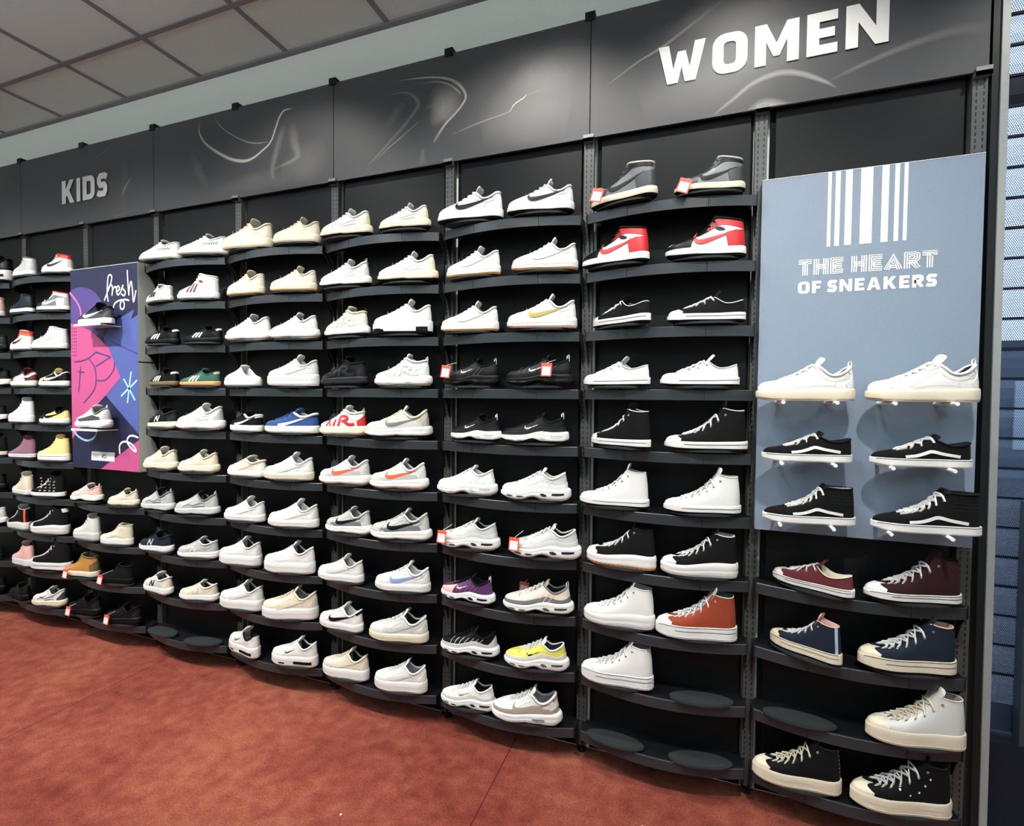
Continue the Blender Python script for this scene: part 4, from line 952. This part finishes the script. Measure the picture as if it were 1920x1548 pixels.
def cm(code, part):
    kind = dict(u=None, s='rubber', o='rubber', t='fabric', l='fabric', n='fabric', p=None, d='board')[part]
    return PAL[code], kind
def make_shoe(style, pal, extras, loc, yaw, length, label, cat, name, group=None):
    """pal = colours of upper, sole, outsole, tongue, laces, lining"""
    g = G[style]; S = shape(style); sc = length / L0
    e = empty(name, loc, yaw, sc); tag(e, label, cat, group)
    uk = g['kind']; rough = {'leather': .42, 'canvas': .85, 'suede': .9, 'mesh': .6}[uk]
    MU = mat(PAL[pal[0]], rough, uk)
    shoe_part('midsole', style, 0, lambda: S.slab(SOLE_FR), mat(PAL[pal[1]], .5, 'rubber'), e)
    if pal[2] != '-': shoe_part('outsole', style, 0, lambda: S.slab([-g['out'] / max(.05, S.zt(.5)) * .25, .03, .16], .003), mat(PAL[pal[2]], .55, 'rubber'), e)
    shoe_part('upper', style, 0, S.upper, MU, e)
    shoe_part('tongue', style, 0, S.tongue, mat(PAL[pal[3]], .75, 'fabric'), e, 60)
    if pal[4] != '-': shoe_part('laces', style, 0, S.laces, mat(PAL[pal[4]], .8, 'fabric'), e, 80)
    shoe_part('collar', style, 0, S.collar, mat(PAL[pal[5]], .8, 'fabric'), e, 80)
    shoe_part('lining', style, 0, S.lining, mat(PAL[pal[6] if len(pal) > 6 else 'G'], .85, 'fabric'), e, 80)
    shoe_part('insole', style, 0, S.insole, mat(PAL['g'], .85, 'fabric'), e)
    if 'canvas' in style and pal[4] != '-': shoe_part('eyelets', style, 0, S.eyelets, mat(PAL['G' if pal[0] in 'WwC' else 'g'], .35, 'metal', .3), e, 80)
    for x in extras.split():
        k, c = x.split(':')
        if k == 'loop':
            def fn():
                p = S.P(1, 1, -1); q = Vector((.012 * L0, 0, .05 * L0)); b = MB()
                b.tube([p + Vector((.01 * L0, 0, -.04 * L0)), p + q * .7, p + q * 1.1 + Vector((-.008 * L0, 0, .012 * L0)), p + q * .8 + Vector((-.03 * L0, 0, 0)), p + Vector((-.022 * L0, 0, -.02 * L0))], .008 * L0, 6); return b.v, b.f
            shoe_part('pull_loop', style, 0, fn, mat(PAL[c], .8, 'fabric'), e, 80)
        elif k == 'tongueloop':
            def fn():
                t = S.tongue()[0][60 - 3]; b = MB(); b.tube([t + Vector((.01 * L0, 0, -.03 * L0)), t + Vector((.0, 0, .03 * L0)), t + Vector((.03 * L0, 0, .045 * L0)), t + Vector((.05 * L0, 0, .0))], .007 * L0, 6); return b.v, b.f
            shoe_part('tongue_loop', style, 0, fn, mat(PAL[c], .8, 'fabric'), e, 80)
        elif k in DNAME:
            off = .004 if k not in ('swoosh', 'stripes', 'air', 'N', 'form', 'wave') else .008
            if k in ('windows', 'pearls', 'blocks', 'toeblock', 'studs'):
                for i_, path in enumerate(deco_paths(k, style)):
                    shoe_part(DNAME[k], style, (k, i_), lambda: S.deco([path], off), mat(PAL[c], .5, 'board'), e, 60)
            else: shoe_part(DNAME[k], style, k, lambda: S.deco(deco_paths(k, style), off), mat(PAL[c], .5, 'board'), e, 60)
        else:
            nm, a = patch_args(k, style)
            kk = 'rubber' if k in ('toe', 'tip') else uk
            shoe_part(nm, style, k, lambda: S.patch(*a), mat(PAL[c], .5 if kk == 'rubber' else rough, kk), e, 45)
    return e

# ------------------------------------------------------------------ which shoe stands where: style, colours, overlays, description
# colours: upper sole outsole tongue laces collar lining
SHOES = {
'A7L': ('canvas_low', 'MWKMWCC', 'toe:W foxing:K topline:K', 'maroon canvas low-top'),
'A7R': ('canvas_hi', 'mWKmwmk', 'toe:W foxing:K topline:K', 'dark maroon canvas high-top'),
'A8L': ('canvas_hi_plat', 'NCKPWPP', 'toe:C foxing:k topline:K heelstripe:i', 'navy platform high-top with pink lining'),
'A8R': ('canvas_hi_plat', 'NCKNWPP', 'toe:C foxing:k topline:K', 'navy platform high-top with pink rim'),
'A9R': ('canvas_hi_plat', 'wCCwCwX', 'toe:C groove:c', 'off-white platform high-top'),
'A10L': ('canvas_hi_plat', 'KCCKCkk', 'toe:C groove:c studs:g', 'black platform high-top with heel studs'),
'A10R': ('canvas_hi_plat', 'KCCKwkk', 'toe:C groove:c pearls:W', 'black platform high-top with pearl beads'),
'B1L': ('mid', 'GCKDDgg', 'toecap:D eye:D heelbig:D strap:k swoosh:k coltop:G', 'grey and black basketball sneaker'),
'B1R': ('mid', 'GCKDDgg', 'toecap:D eye:D heelbig:D strap:k swoosh:k coltop:G', 'grey and black basketball sneaker'),
'B2L': ('mid', 'WWKKKKK', 'toecap:K eyebig:K heelbig:R colbig:R coltop:K swoosh:R wingbadge:k', 'red, white and black basketball sneaker'),
'B2R': ('mid', 'WWKKKKK', 'toecap:K eyebig:K heelbig:R colbig:R coltop:K swoosh:R wingbadge:k', 'red, white and black basketball sneaker'),
'B3L': ('canvas_low', 'KWKKWwq', 'toe:W foxing:K', 'black canvas low-top'),
'B3R': ('canvas_low', 'KWKKWwk', 'toe:W foxing:K', 'black canvas low-top'),
'B4L': ('canvas_low', 'WWKWWWg', 'toe:W foxing:k', 'white canvas low-top'),
'B4R': ('canvas_low', 'WWKWWWg', 'toe:W foxing:k', 'white canvas low-top'),
'B5L': ('canvas_hi', 'KWKKWwk', 'toe:W foxing:K', 'black canvas high-top'),
'B5R': ('canvas_hi', 'KWKKWwk', 'toe:W foxing:K', 'black canvas high-top'),
'B6L': ('canvas_hi', 'WWKWWWg', 'toe:W foxing:k', 'white canvas high-top'),
'B6R': ('canvas_hi', 'WWKWWWg', 'toe:W foxing:k', 'white canvas high-top'),
'B7L': ('canvas_move', 'KWOKWKk', 'toe:W tread:T', 'black high-top with rugged sole'),
'B7R': ('canvas_move', 'KWWKWwg', 'toe:w groove:w', 'black high-top with wavy platform'),
'B8L': ('canvas_move', 'WWWWWWg', 'toe:W groove:w', 'white high-top with wavy platform'),
'B8R': ('canvas_hi_plat', 'UWWgWgG', 'toe:W foxing:K topline:K', 'rust orange canvas high-top'),
'B9L': ('canvas_hi_plat', 'WWWWWWX', 'toe:W foxing:K topline:K', 'white platform high-top, black sole lines'),
'C1L': ('court', 'WWKWWWK', 'toecap:W eye:W heel:W swoosh:K seams:G', 'white sneaker, large black side mark'),
'C1R': ('court', 'WWKWWWK', 'toecap:W eye:W heel:W swoosh:K seams:G', 'white sneaker, large black side mark'),
'C2L': ('court', 'WWOWWWg', 'toecap:W eye:W heel:W swoosh:w seams:g groove:g', 'white low sneaker with gum outsole'),
'C2R': ('court', 'WWOWWWg', 'toecap:W eye:W heel:W swoosh:w seams:g groove:g', 'white low sneaker with gum outsole'),
'C3L': ('court', 'WWOWWWg', 'toecap:w eye:W heel:W swoosh:w seams:g', 'white low sneaker with pale seams'),
'C3R': ('court', 'WWPWWWK', 'toecap:W eye:W heel:W swoosh:L seams:g groove:g', 'white sneaker with olive side mark'),
'C4L': ('tn', 'kKKKKKK', 'guard:K ribs:D swoosh_small:W windows:k loop:W', 'all black cushioned runner'),
'C4R': ('tn', 'kKKKKKK', 'guard:K ribs:D swoosh_small:W windows:k loop:W', 'all black cushioned runner'),
'C5L': ('tn', 'KWKKKKK', 'guard:k ribs:k swoosh_small:W windows:g loop:W', 'black runner with white sole'),
'C5R': ('tn', 'KWKKKKK', 'guard:k ribs:k swoosh_small:W windows:g loop:W', 'black runner with white sole'),
'C6L': ('tn', 'WWWWWWg', 'guard:W ribs:w swoosh_small:w windows:S', 'all white cushioned runner'),
'C6R': ('tn', 'gWWWWWg', 'guard:W ribs:W swoosh_small:W windows:k', 'white cushioned runner with grey mesh'),
'C7L': ('tn', 'gWWgWwK', 'guard:w ribs:w swoosh_small:W windows:k', 'pale grey cushioned runner'),
'C7R': ('tn', 'gWWgWwK', 'guard:w ribs:w swoosh_small:W windows:k', 'pale grey cushioned runner'),
'C8L': ('tn', 'pWKKKKK', 'toecap:P ribs:V swoosh_small:W windows:K loop:W', 'purple and peach cushioned runner'),
'C8R': ('tn', 'cWKXWGK', 'guard:G ribs:P swoosh_small:W windows:D loop:g', 'dusty pink cushioned runner'),
'C9L': ('tn', 'KWKKKKK', 'guard:g ribs:g heel:g windows:k swoosh_small:k', 'black runner with silver ribs'),
'C9R': ('tn', 'YWWWWWk', 'guard:w ribs:y swoosh_small:K windows:D', 'yellow cushioned runner'),
'C10L': ('tn', 'WWWWWWK', 'guard:w ribs:w swoosh_small:R windows:k', 'white runner with red side mark'),
'C10R': ('runner', 'WWWWWwG', 'guard:X quarter:X heeltab:X eye:W window:G swoosh:X seams:g', 'white and taupe runner'),
'D1L': ('runner', 'WCKWwWg', 'mud:w eye:w heel:C waves2:S loop:k tongueloop:k seams:g', 'white runner, thick black outsole'),
'D1R': ('runner', 'WCKWwWg', 'mud:w eye:w heel:C waves2:S loop:k tongueloop:k seams:g', 'white runner, thick black outsole'),
'D2L': ('runner', 'WWKWWWW', 'mud:W eye:W heel:w waves2:w loop:W seams:g', 'white chunky runner'),
'D2R': ('runner', 'WCKWWWC', 'mud:W eye:W heel:C waves2:w seams:g', 'white runner with cream sole'),
'D3L': ('uptempo', 'CWkCCCk', 'air:W heel:w mud:w loop:k seams:c', 'cream mid sneaker, raised letters'),
'D3R': ('court_plat', 'WWKWWWW', 'toeblock:K swoosh_small:S eye:W seams:w', 'white platform with black sole blocks'),
'D4L': ('uptempo', 'KkKKKKK', 'air:k mud:k heel:k', 'all black lettered mid sneaker'),
'D4R': ('uptempo', 'WWWWWWk', 'air:w mud:W heel:W tongueloop:W loop:W windows:w seams:g', 'all white lettered mid sneaker'),
'D5L': ('uptempo', 'WCCWWWg', 'air:R mud:W heel:R loop:g seams:g', 'white mid sneaker with red letters'),
'D5R': ('runner', 'cWkcccX', 'mud:c eye:C heel:S swoosh:G quarter:w seams:X', 'beige runner'),
'D6L': ('runner', 'WWPWWWG', 'mud:w eye:W heel:w quarter:S swoosh:o seams:g', 'white runner with orange side mark'),
'D6R': ('runner', 'WWPWWWG', 'mud:w eye:W heel:w quarter:S swoosh:o seams:g', 'white runner with orange side mark'),
'D7L': ('runner', 'SWGSgSG', 'mud:g eye:w heel:g quarter:G swoosh:K seams:G', 'silver grey runner'),
'D7R': ('runner', 'SWGSgSG', 'mud:g eye:w heel:g quarter:G swoosh:K seams:G', 'silver grey runner'),
'D8L': ('court', 'WWWWWWg', 'toecap:W eye:W heel:W swoosh:w groove:w seams:g', 'all white low sneaker'),
'D8R': ('court', 'WWWWWWg', 'toecap:W eye:W heel:W swoosh:b groove:w seams:g', 'white sneaker, light blue side mark'),
'D9L': ('court', 'WWWWWWg', 'toecap:W eye:W heeltab:K swoosh:K groove:w seams:g', 'white sneaker with black side mark'),
'D9R': ('court', 'wCCWWwK', 'toecap:w eye:w heel:w swoosh:g groove:w seams:g', 'white and pale grey low sneaker'),
'D10L': ('court_plat', 'CWWCCCK', 'toecap:w eye:w heel:C swoosh:c groove:w seams:c', 'cream layered platform sneaker'),
'D10R': ('court_plat', 'WWWWWWG', 'toecap:W eye:W heel:W swoosh:w groove:w seams:g', 'white layered platform sneaker'),
'E1L': ('court', 'CCCCCCg', 'toecap:C eye:C heel:C seams:c', 'cream leather low sneaker'),
'E1R': ('court', 'CCCCCCg', 'toecap:C eye:C heel:C seams:c', 'cream leather low sneaker'),
'E2L': ('court', 'CCOCCCg', 'toecap:C eye:C heel:C heeltab:w seams:c groove:g', 'cream sneaker with white heel tab'),
'E2R': ('court', 'CCOCCCg', 'toecap:C eye:C heel:C heeltab:w seams:c groove:g', 'cream sneaker with white heel tab'),
'E3L': ('runner', 'WWWWWWk', 'mud:W eye:W heel:W seams:g', 'plain white leather runner'),
'E3R': ('runner', 'WWWWWWk', 'mud:W eye:W heel:W seams:g', 'plain white leather runner'),
'E4L': ('mule', 'WWWW-WW', 'mud:W', 'white backless slip-on'),
'E4R': ('court_plat', 'wWWWWwg', 'form:W eye:w heel:w seams:g groove:g', 'white platform low sneaker'),
'E5L': ('fat', 'KWWKKWg', 'form:W heeltab:W', 'black puffy sneaker with white stripe'),
'E5R': ('fat', 'BWWBBWg', 'form:W heeltab:N', 'blue puffy suede sneaker'),
'E6L': ('fat', 'CWWwWCG', 'form:c heel:W eye:w seams:c', 'cream puffy low sneaker'),
'E6R': ('court', 'WCCWWWg', 'form:w eye:W heel:W seams:g groove:g', 'white low sneaker with cream sole'),
'E7L': ('court', 'WWWWWWg', 'form:W eye:W heel:W seams:g groove:g', 'smooth white low sneaker'),
'E7R': ('court', 'WWWWWWg', 'form:W eye:W heel:W seams:g groove:g', 'smooth white low sneaker'),
'E8L': ('court_plat', 'WWWWWWk', 'mud:W eye:W heel:W groove:g tread:W seams:g', 'white chunky platform sneaker'),
'E8R': ('court_plat', 'WWWWWWk', 'mud:W eye:W heel:W groove:g tread:W seams:g', 'white chunky platform sneaker'),
'E9L': ('court_plat', 'WWWWWWk', 'mud:w eye:W form:w groove:g tread:W seams:g', 'white ridged platform sneaker'),
'E9R': ('court_plat', 'CWWCCCG', 'form:c groove:g tread:W heel:C seams:c', 'cream and white ridged platform sneaker'),
'E10L': ('court_plat', 'WWWWWKK', 'blocks:K eye:W heeltab:W swoosh_small:K groove:g seams:g', 'white platform, black sole inserts'),
'E10R': ('court_plat', 'WWWWWWK', 'blocks:K eye:W heeltab:W swoosh_small:K groove:g seams:g', 'white platform, black sole inserts'),
'F1L': ('retro', 'WWWWWWK', 'print:K eye:W', 'white sneaker with printed black script'),
'F1R': ('retro', 'WWWWWWK', 'print:K eye:W', 'white sneaker with printed black script'),
'F2L': ('retro', 'WWWWWWK', 'stripes:K toe:W heeltab:w', 'white sneaker with three black stripes'),
'F2R': ('mid', 'WWWWWWM', 'stripes:M strap:W coltop:M eye:W wingbadge:M', 'white mid sneaker with dark red stripes'),
'F3L': ('retro', 'KKKKKKK', 'stripes:W heeltab:W', 'black sneaker with three white stripes'),
'F3R': ('retro', 'KKKKKKK', 'stripes:W heeltab:W', 'black sneaker with three white stripes'),
'F4L': ('retro', 'KqqKKKk', 'stripes:W heeltab:W', 'black striped sneaker with brown sole'),
'F4R': ('retro', 'EOOEEEk', 'stripes:C heeltab:C mud:E', 'green suede sneaker with gum sole'),
'F5L': ('nb', 'KCWKKkk', 'N:W heel:k eye:k', 'black runner with white letter'),
'F5R': ('runner', 'WWWWWWg', 'mud:w eye:w heel:S waves2:g seams:g', 'white runner with silver overlays'),
'F6L': ('runner', 'CCCwCCg', 'mud:C eye:C heel:c waves2:c loop:k seams:c', 'cream chunky runner'),
'F6R': ('runner', 'CCCwCCg', 'mud:C eye:C heel:c waves2:c loop:k seams:c', 'cream chunky runner'),
'F7L': ('runner', 'SgKkgGK', 'mud:g eye:g heel:S waves2:G loop:g seams:G', 'grey technical runner'),
'F7R': ('runner', 'SgKkgGK', 'mud:g eye:g heel:S waves2:G loop:g seams:G', 'grey technical runner'),
'F8L': ('nb', 'NWWNKNk', 'N:g heel:N eye:N', 'navy runner with grey letter'),
'F8R': ('nb', 'SWWSggK', 'N:w heel:S eye:g mud:S seams:G', 'grey runner with white letter'),
'F9L': ('nb', 'wWWwWwk', 'N:k heel:C eye:w mud:C seams:g', 'white runner with black letter'),
'F9R': ('nb', 'cWWwCWK', 'N:w heel:c eye:C mud:c seams:X', 'beige runner with white letter'),
'G7L': ('tn', 'PWKWWPk', 'eye:W waves2:W loop:P', 'pink runner with black heel sole'),
'G7R': ('runner', 'CCCCCCK', 'mud:C eye:w heel:C waves2:c loop:C seams:c', 'cream chunky runner'),
'G8L': ('canvas_move', 'wwwwwwg', 'toe:w groove:g', 'white platform high-top'),
'G8R': ('skate_hi_plat', 'cWWccCg', 'wave:C padlines:C mud:w', 'beige padded high-top'),
'G9L': ('boot', 'TCKqqqq', 'toecap:T eyebig:T heel:q coltop:q', 'tan suede boot'),
'G9R': ('boot', 'KKKKKKK', 'toecap:K eye:K', 'black high-top boot'),
'G10L': ('runner', 'KKKKKKK', 'mud:k eye:K heel:k', 'black runner'),
'G10R': ('runner', 'KKKKKKK', 'mud:k eye:K heel:k', 'black runner'),
'H1L': ('mid', 'gWGGgGG', 'toecap:w eye:G heelbig:g coltop:g strap:w', 'grey mid sneaker'),
'H1R': ('mid', 'WWWKWRK', 'toecap:W eyebig:W heelbig:w colbig:R swoosh:K', 'white mid sneaker with red heel'),
'H2L': ('mid', 'NWKNNNB', 'toecap:k eye:N heelbig:k coltop:B', 'dark blue mid sneaker'),
'H2R': ('mid', 'GWKKKRR', 'toecap:k eye:k heelbig:g swoosh:W colbig:W coltop:R', 'grey and black mid sneaker'),
'H3L': ('mid', 'WWWWRRR', 'toecap:W eye:W heelbig:W swoosh:M colbig:Q coltop:R', 'white mid sneaker with red ankle'),
'H3R': ('mid', 'WWWWWWw', 'toecap:W eye:W heelbig:W swoosh:w colbig:W', 'all white mid sneaker'),
'H4L': ('court', 'WWCMMMg', 'toecap:M eyebig:M heelbig:M swoosh:W seams:g groove:g', 'maroon and white low sneaker'),
'H4R': ('court', 'KWWyKWW', 'toecap:y eye:w swoosh:W col:K', 'black sneaker with yellow toe'),
'H5L': ('canvas_hi_plat', 'WWWWWWg', 'toe:W groove:g', 'white canvas platform high-top'),
'H5R': ('court', 'yWWKKKK', 'toecap:K eyebig:K swoosh:K heelbig:y seams:L groove:g', 'yellow and black low sneaker'),
'H6L': ('canvas_hi', 'VWKVVVV', 'toe:V foxing:V', 'mauve canvas high-top'),
'H6R': ('canvas_hi_plat', 'yWWyyyy', 'toe:y foxing:k', 'pale yellow canvas high-top'),
'H7L': ('canvas_hi', 'CWWCCCX', 'toe:C groove:w', 'cream canvas high-top'),
'H7R': ('canvas_hi', 'KWKKWKk', 'spots:w toe:K', 'black high-top with pale pattern'),
'H8L': ('canvas_move', 'KWWgWgG', 'toe:W heelstripe:Q', 'black high-top with coral heel strip'),
'H8R': ('canvas_move', 'KWWKWKk', 'toe:W heeltab:W', 'black platform high-top'),
'H9L': ('canvas_hi_plat', 'PWWPPkk', 'toe:P groove:w', 'pink canvas high-top'),
'H9R': ('canvas_hi_plat', 'KWKKWKk', 'toe:W foxing:k', 'black canvas high-top with white laces'),
'H10L': ('tn', 'KKKKKkk', 'ribs:D windows:k', 'shiny black runner'),
'H10R': ('runner', 'WCCwWwk', 'mud:w eye:W heel:D waves2:k swoosh_small:K seams:g', 'white runner with dark heel'),
'I1R': ('court_plat', 'KWWKKKK', 'blocks:K wave:W', 'black and white platform sneaker'),
'I2R': ('mid', 'PWWPPWW', 'toecap:W heelbig:P', 'pink and white mid sneaker'),
'I3R': ('tn', 'NKKKKNN', 'ribs:B windows:k', 'dark blue runner'),
'I4R': ('tn', 'KWKKKKK', 'ribs:k windows:g', 'black runner with white sole'),
'I5R': ('tn', 'KWKKKKk', 'ribs:k windows:k', 'black sneaker with white sole'),
'I6R': ('canvas_hi', 'KCKKWKk', 'toe:C spots:D', 'black patterned sneaker with cream sole'),
'I7R': ('runner', 'KKKKKKk', 'mud:k eye:k', 'plain black runner'),
'I8R': ('runner', 'WWKWWWg', 'mud:W eye:W heel:w seams:g', 'white runner with black outsole'),
'I9R': ('skate_low', 'KKKKWKk', 'wave:W', 'black low sneaker with white stripe'),
'I10R': ('tn', 'KKKKKKk', 'swoosh_small:W', 'black runner with white side mark'),
}
HIGH = ('canvas_hi', 'canvas_hi_plat', 'canvas_move', 'skate_hi', 'skate_hi_plat')
PLACEWORD = {'A': 'under the blue poster', 'B': 'first bay left of blue poster', 'C': 'second bay left of blue poster', 'D': 'third bay left of blue poster',
             'E': 'fourth bay left of blue poster', 'F': 'bay right of purple poster', 'G': 'under the purple poster', 'H': 'bay left of purple poster', 'I': 'at the left edge'}
def shoe_name(style): return 'high_top_sneaker' if style in HIGH or style == 'mid' else 'boot' if style == 'boot' else 'slip_on_shoe' if style == 'mule' else 'running_shoe' if style in ('runner', 'tn', 'nb') else 'sneaker'
for key, (style, pal, extras, desc) in SHOES.items():
    bay, r, sl = key[0], int(key[1:-1]), key[-1]
    x, yaw, L = PLACE[key]
    word = (ORD[r] if bay not in 'AG' else ('top' if r == 7 else ORD[r - 6] if r < 10 else 'bottom'))
    lb = '%s, %s on %s shelf, %s' % (desc, 'left' if sl == 'L' else 'right', word, PLACEWORD[bay])
    gr = 'sneakers on the shelves of the %s' % BAYNAME[bay]
    zl = row_z(r) + DISC_TOP + G[style]['out'] * L * .25
    make_shoe(style, pal, extras, (x, -.105, zl), math.radians(yaw), L, lb, 'boot' if style == 'boot' else 'shoe', shoe_name(style), gr)

for (style, pal, ex, x, y, z, L, lb) in [
    ('court', 'WCCWWWk', 'eye:W heel:W heeltab:W seams:w loop:w', -.497, -.135, PEG_Z[0], .288, 'white leather sneaker with cream sole on top left pegs'),
    ('court', 'WCCWWWk', 'eye:W heel:W heeltab:W seams:w loop:w', -.180, -.135, PEG_Z[0], .294, 'white leather sneaker with cream sole on top right pegs'),
    ('skate_low', 'KWWKWKk', 'wave:W topline:K', -.487, -.135, PEG_Z[1], .266, 'black low skate shoe with white side stripe on middle left pegs'),
    ('skate_low', 'KWWKWKk', 'wave:W topline:K', -.178, -.135, PEG_Z[1], .266, 'black low skate shoe with white side stripe on middle right pegs'),
    ('skate_hi', 'KWWKWKg', 'wave:W topline:K padlines:k', -.477, -.135, PEG_Z[2], .272, 'black high skate shoe on lowest left pegs of blue poster'),
    ('skate_hi', 'KWWKWKk', 'wave:W topline:K padlines:k', -.160, -.135, PEG_Z[2], .286, 'black high skate shoe on lowest right pegs of blue poster')]:
    make_shoe(style, pal, ex, (x, y - .01, z + .0058 + G[style]['out'] * L * .25), math.radians(4), L, lb, 'shoe', 'high_top_sneaker' if style == 'skate_hi' else 'sneaker', 'sneakers on the pegs of the blue poster')
make_shoe('court', 'kWKKKKk', 'toecap:k eye:K heel:D quarter:D swoosh:W', (-4.043, -.158, 1.863), 0, .262, 'black sneaker with white side mark on upper ledge of purple poster', 'shoe', 'sneaker', 'sneakers on the purple poster')
make_shoe('runner', 'wWWgWGk', 'mud:W eye:w heel:S quarter:D loop:w', (-4.077, -.158, 1.283), 0, .262, 'white and grey runner on lower ledge of purple poster', 'shoe', 'running_shoe', 'sneakers on the purple poster')

# red bordered price tags tied to some shoes
def price_tag(key, dx, z, lab, tilt=6, y=-.172):
    x, yaw, L = PLACE[key]; r = int(key[1:-1])
    px = x + dx; pz = row_z(r) + z
    e = empty('price_tag', (px, y, pz)); e.rotation_euler = (math.radians(-8), math.radians(tilt), 0)
    tag(e, lab, 'tag', 'red price tags on shoes')
    b = MB(); b.box(-.021, .021, 0, .0012, -.026, .026); card = b.build('card', mat('#e04a35', .5, 'board'), e)
    b = MB(); b.box(-.016, .016, -.0008, 0, -.022, .012); b.build('paper_label', mat('#f4f0ee', .6, 'board'), card)
    b = MB(); b.box(-.010, .012, -.0012, -.0008, .003, .0045); b.box(-.010, .006, -.0012, -.0008, -.004, -.0025); b.build('printed_lines', mat('#c9837a', .6), card)
    b = MB(); b.tube([(0, -.001, .022), (.004, .004, .03), (.02, .05, .05)], .0008, 5); b.build('string', mat('#efece6', .7), e)
TL = {'B1L': 'left grey and black basketball sneaker on top shelf', 'B1R': 'right grey and black basketball sneaker on top shelf', 'C4L': 'left all black runner', 'C4R': 'right all black runner',
      'C7L': 'left pale grey runner', 'C7R': 'right pale grey runner', 'G9L': 'tan boot under purple poster', 'G9R': 'black boot under purple poster', 'G10L': 'left black runner on bottom shelf under purple poster', 'G10R': 'right black runner on bottom shelf under purple poster'}
for key, dx, z, tl in (('B1L', -.088, .034, 14), ('B1R', -.085, .028, 20), ('C4L', -.085, .072, 6), ('C4R', .052, .075, 2), ('C7L', -.092, .062, 3), ('C7R', -.105, .066, 2),
                       ('G9L', -.045, .036, 4), ('G9R', -.05, .042, 6), ('G10L', -.04, .042, 6), ('G10R', -.04, .046, 4)):
    price_tag(key, dx, z, 'red bordered price tag on the ' + TL[key], tl)
price_tag('C8R', -.085, .062, 'red bordered price tag half hidden behind the dusty pink runner', 4, -.022)

# crumbs of paper on the carpet
for (x, y, lb) in ((-.98, -.30, 'tiny white paper crumb on the red carpet nearer the blue poster'), (-1.98, -.62, 'tiny white paper crumb on the open red carpet farther left')):
    b = MB(); b.prism([(-.004, -.002), (.003, -.003), (.004, .003), (-.002, .004)], 'z', .0, .003)
    o = b.build('paper_crumb', mat('#d8cfc6', .8, 'board')); o.location = (x, y, 0.0005); tag(o, lb, 'litter', 'paper crumbs on the carpet')
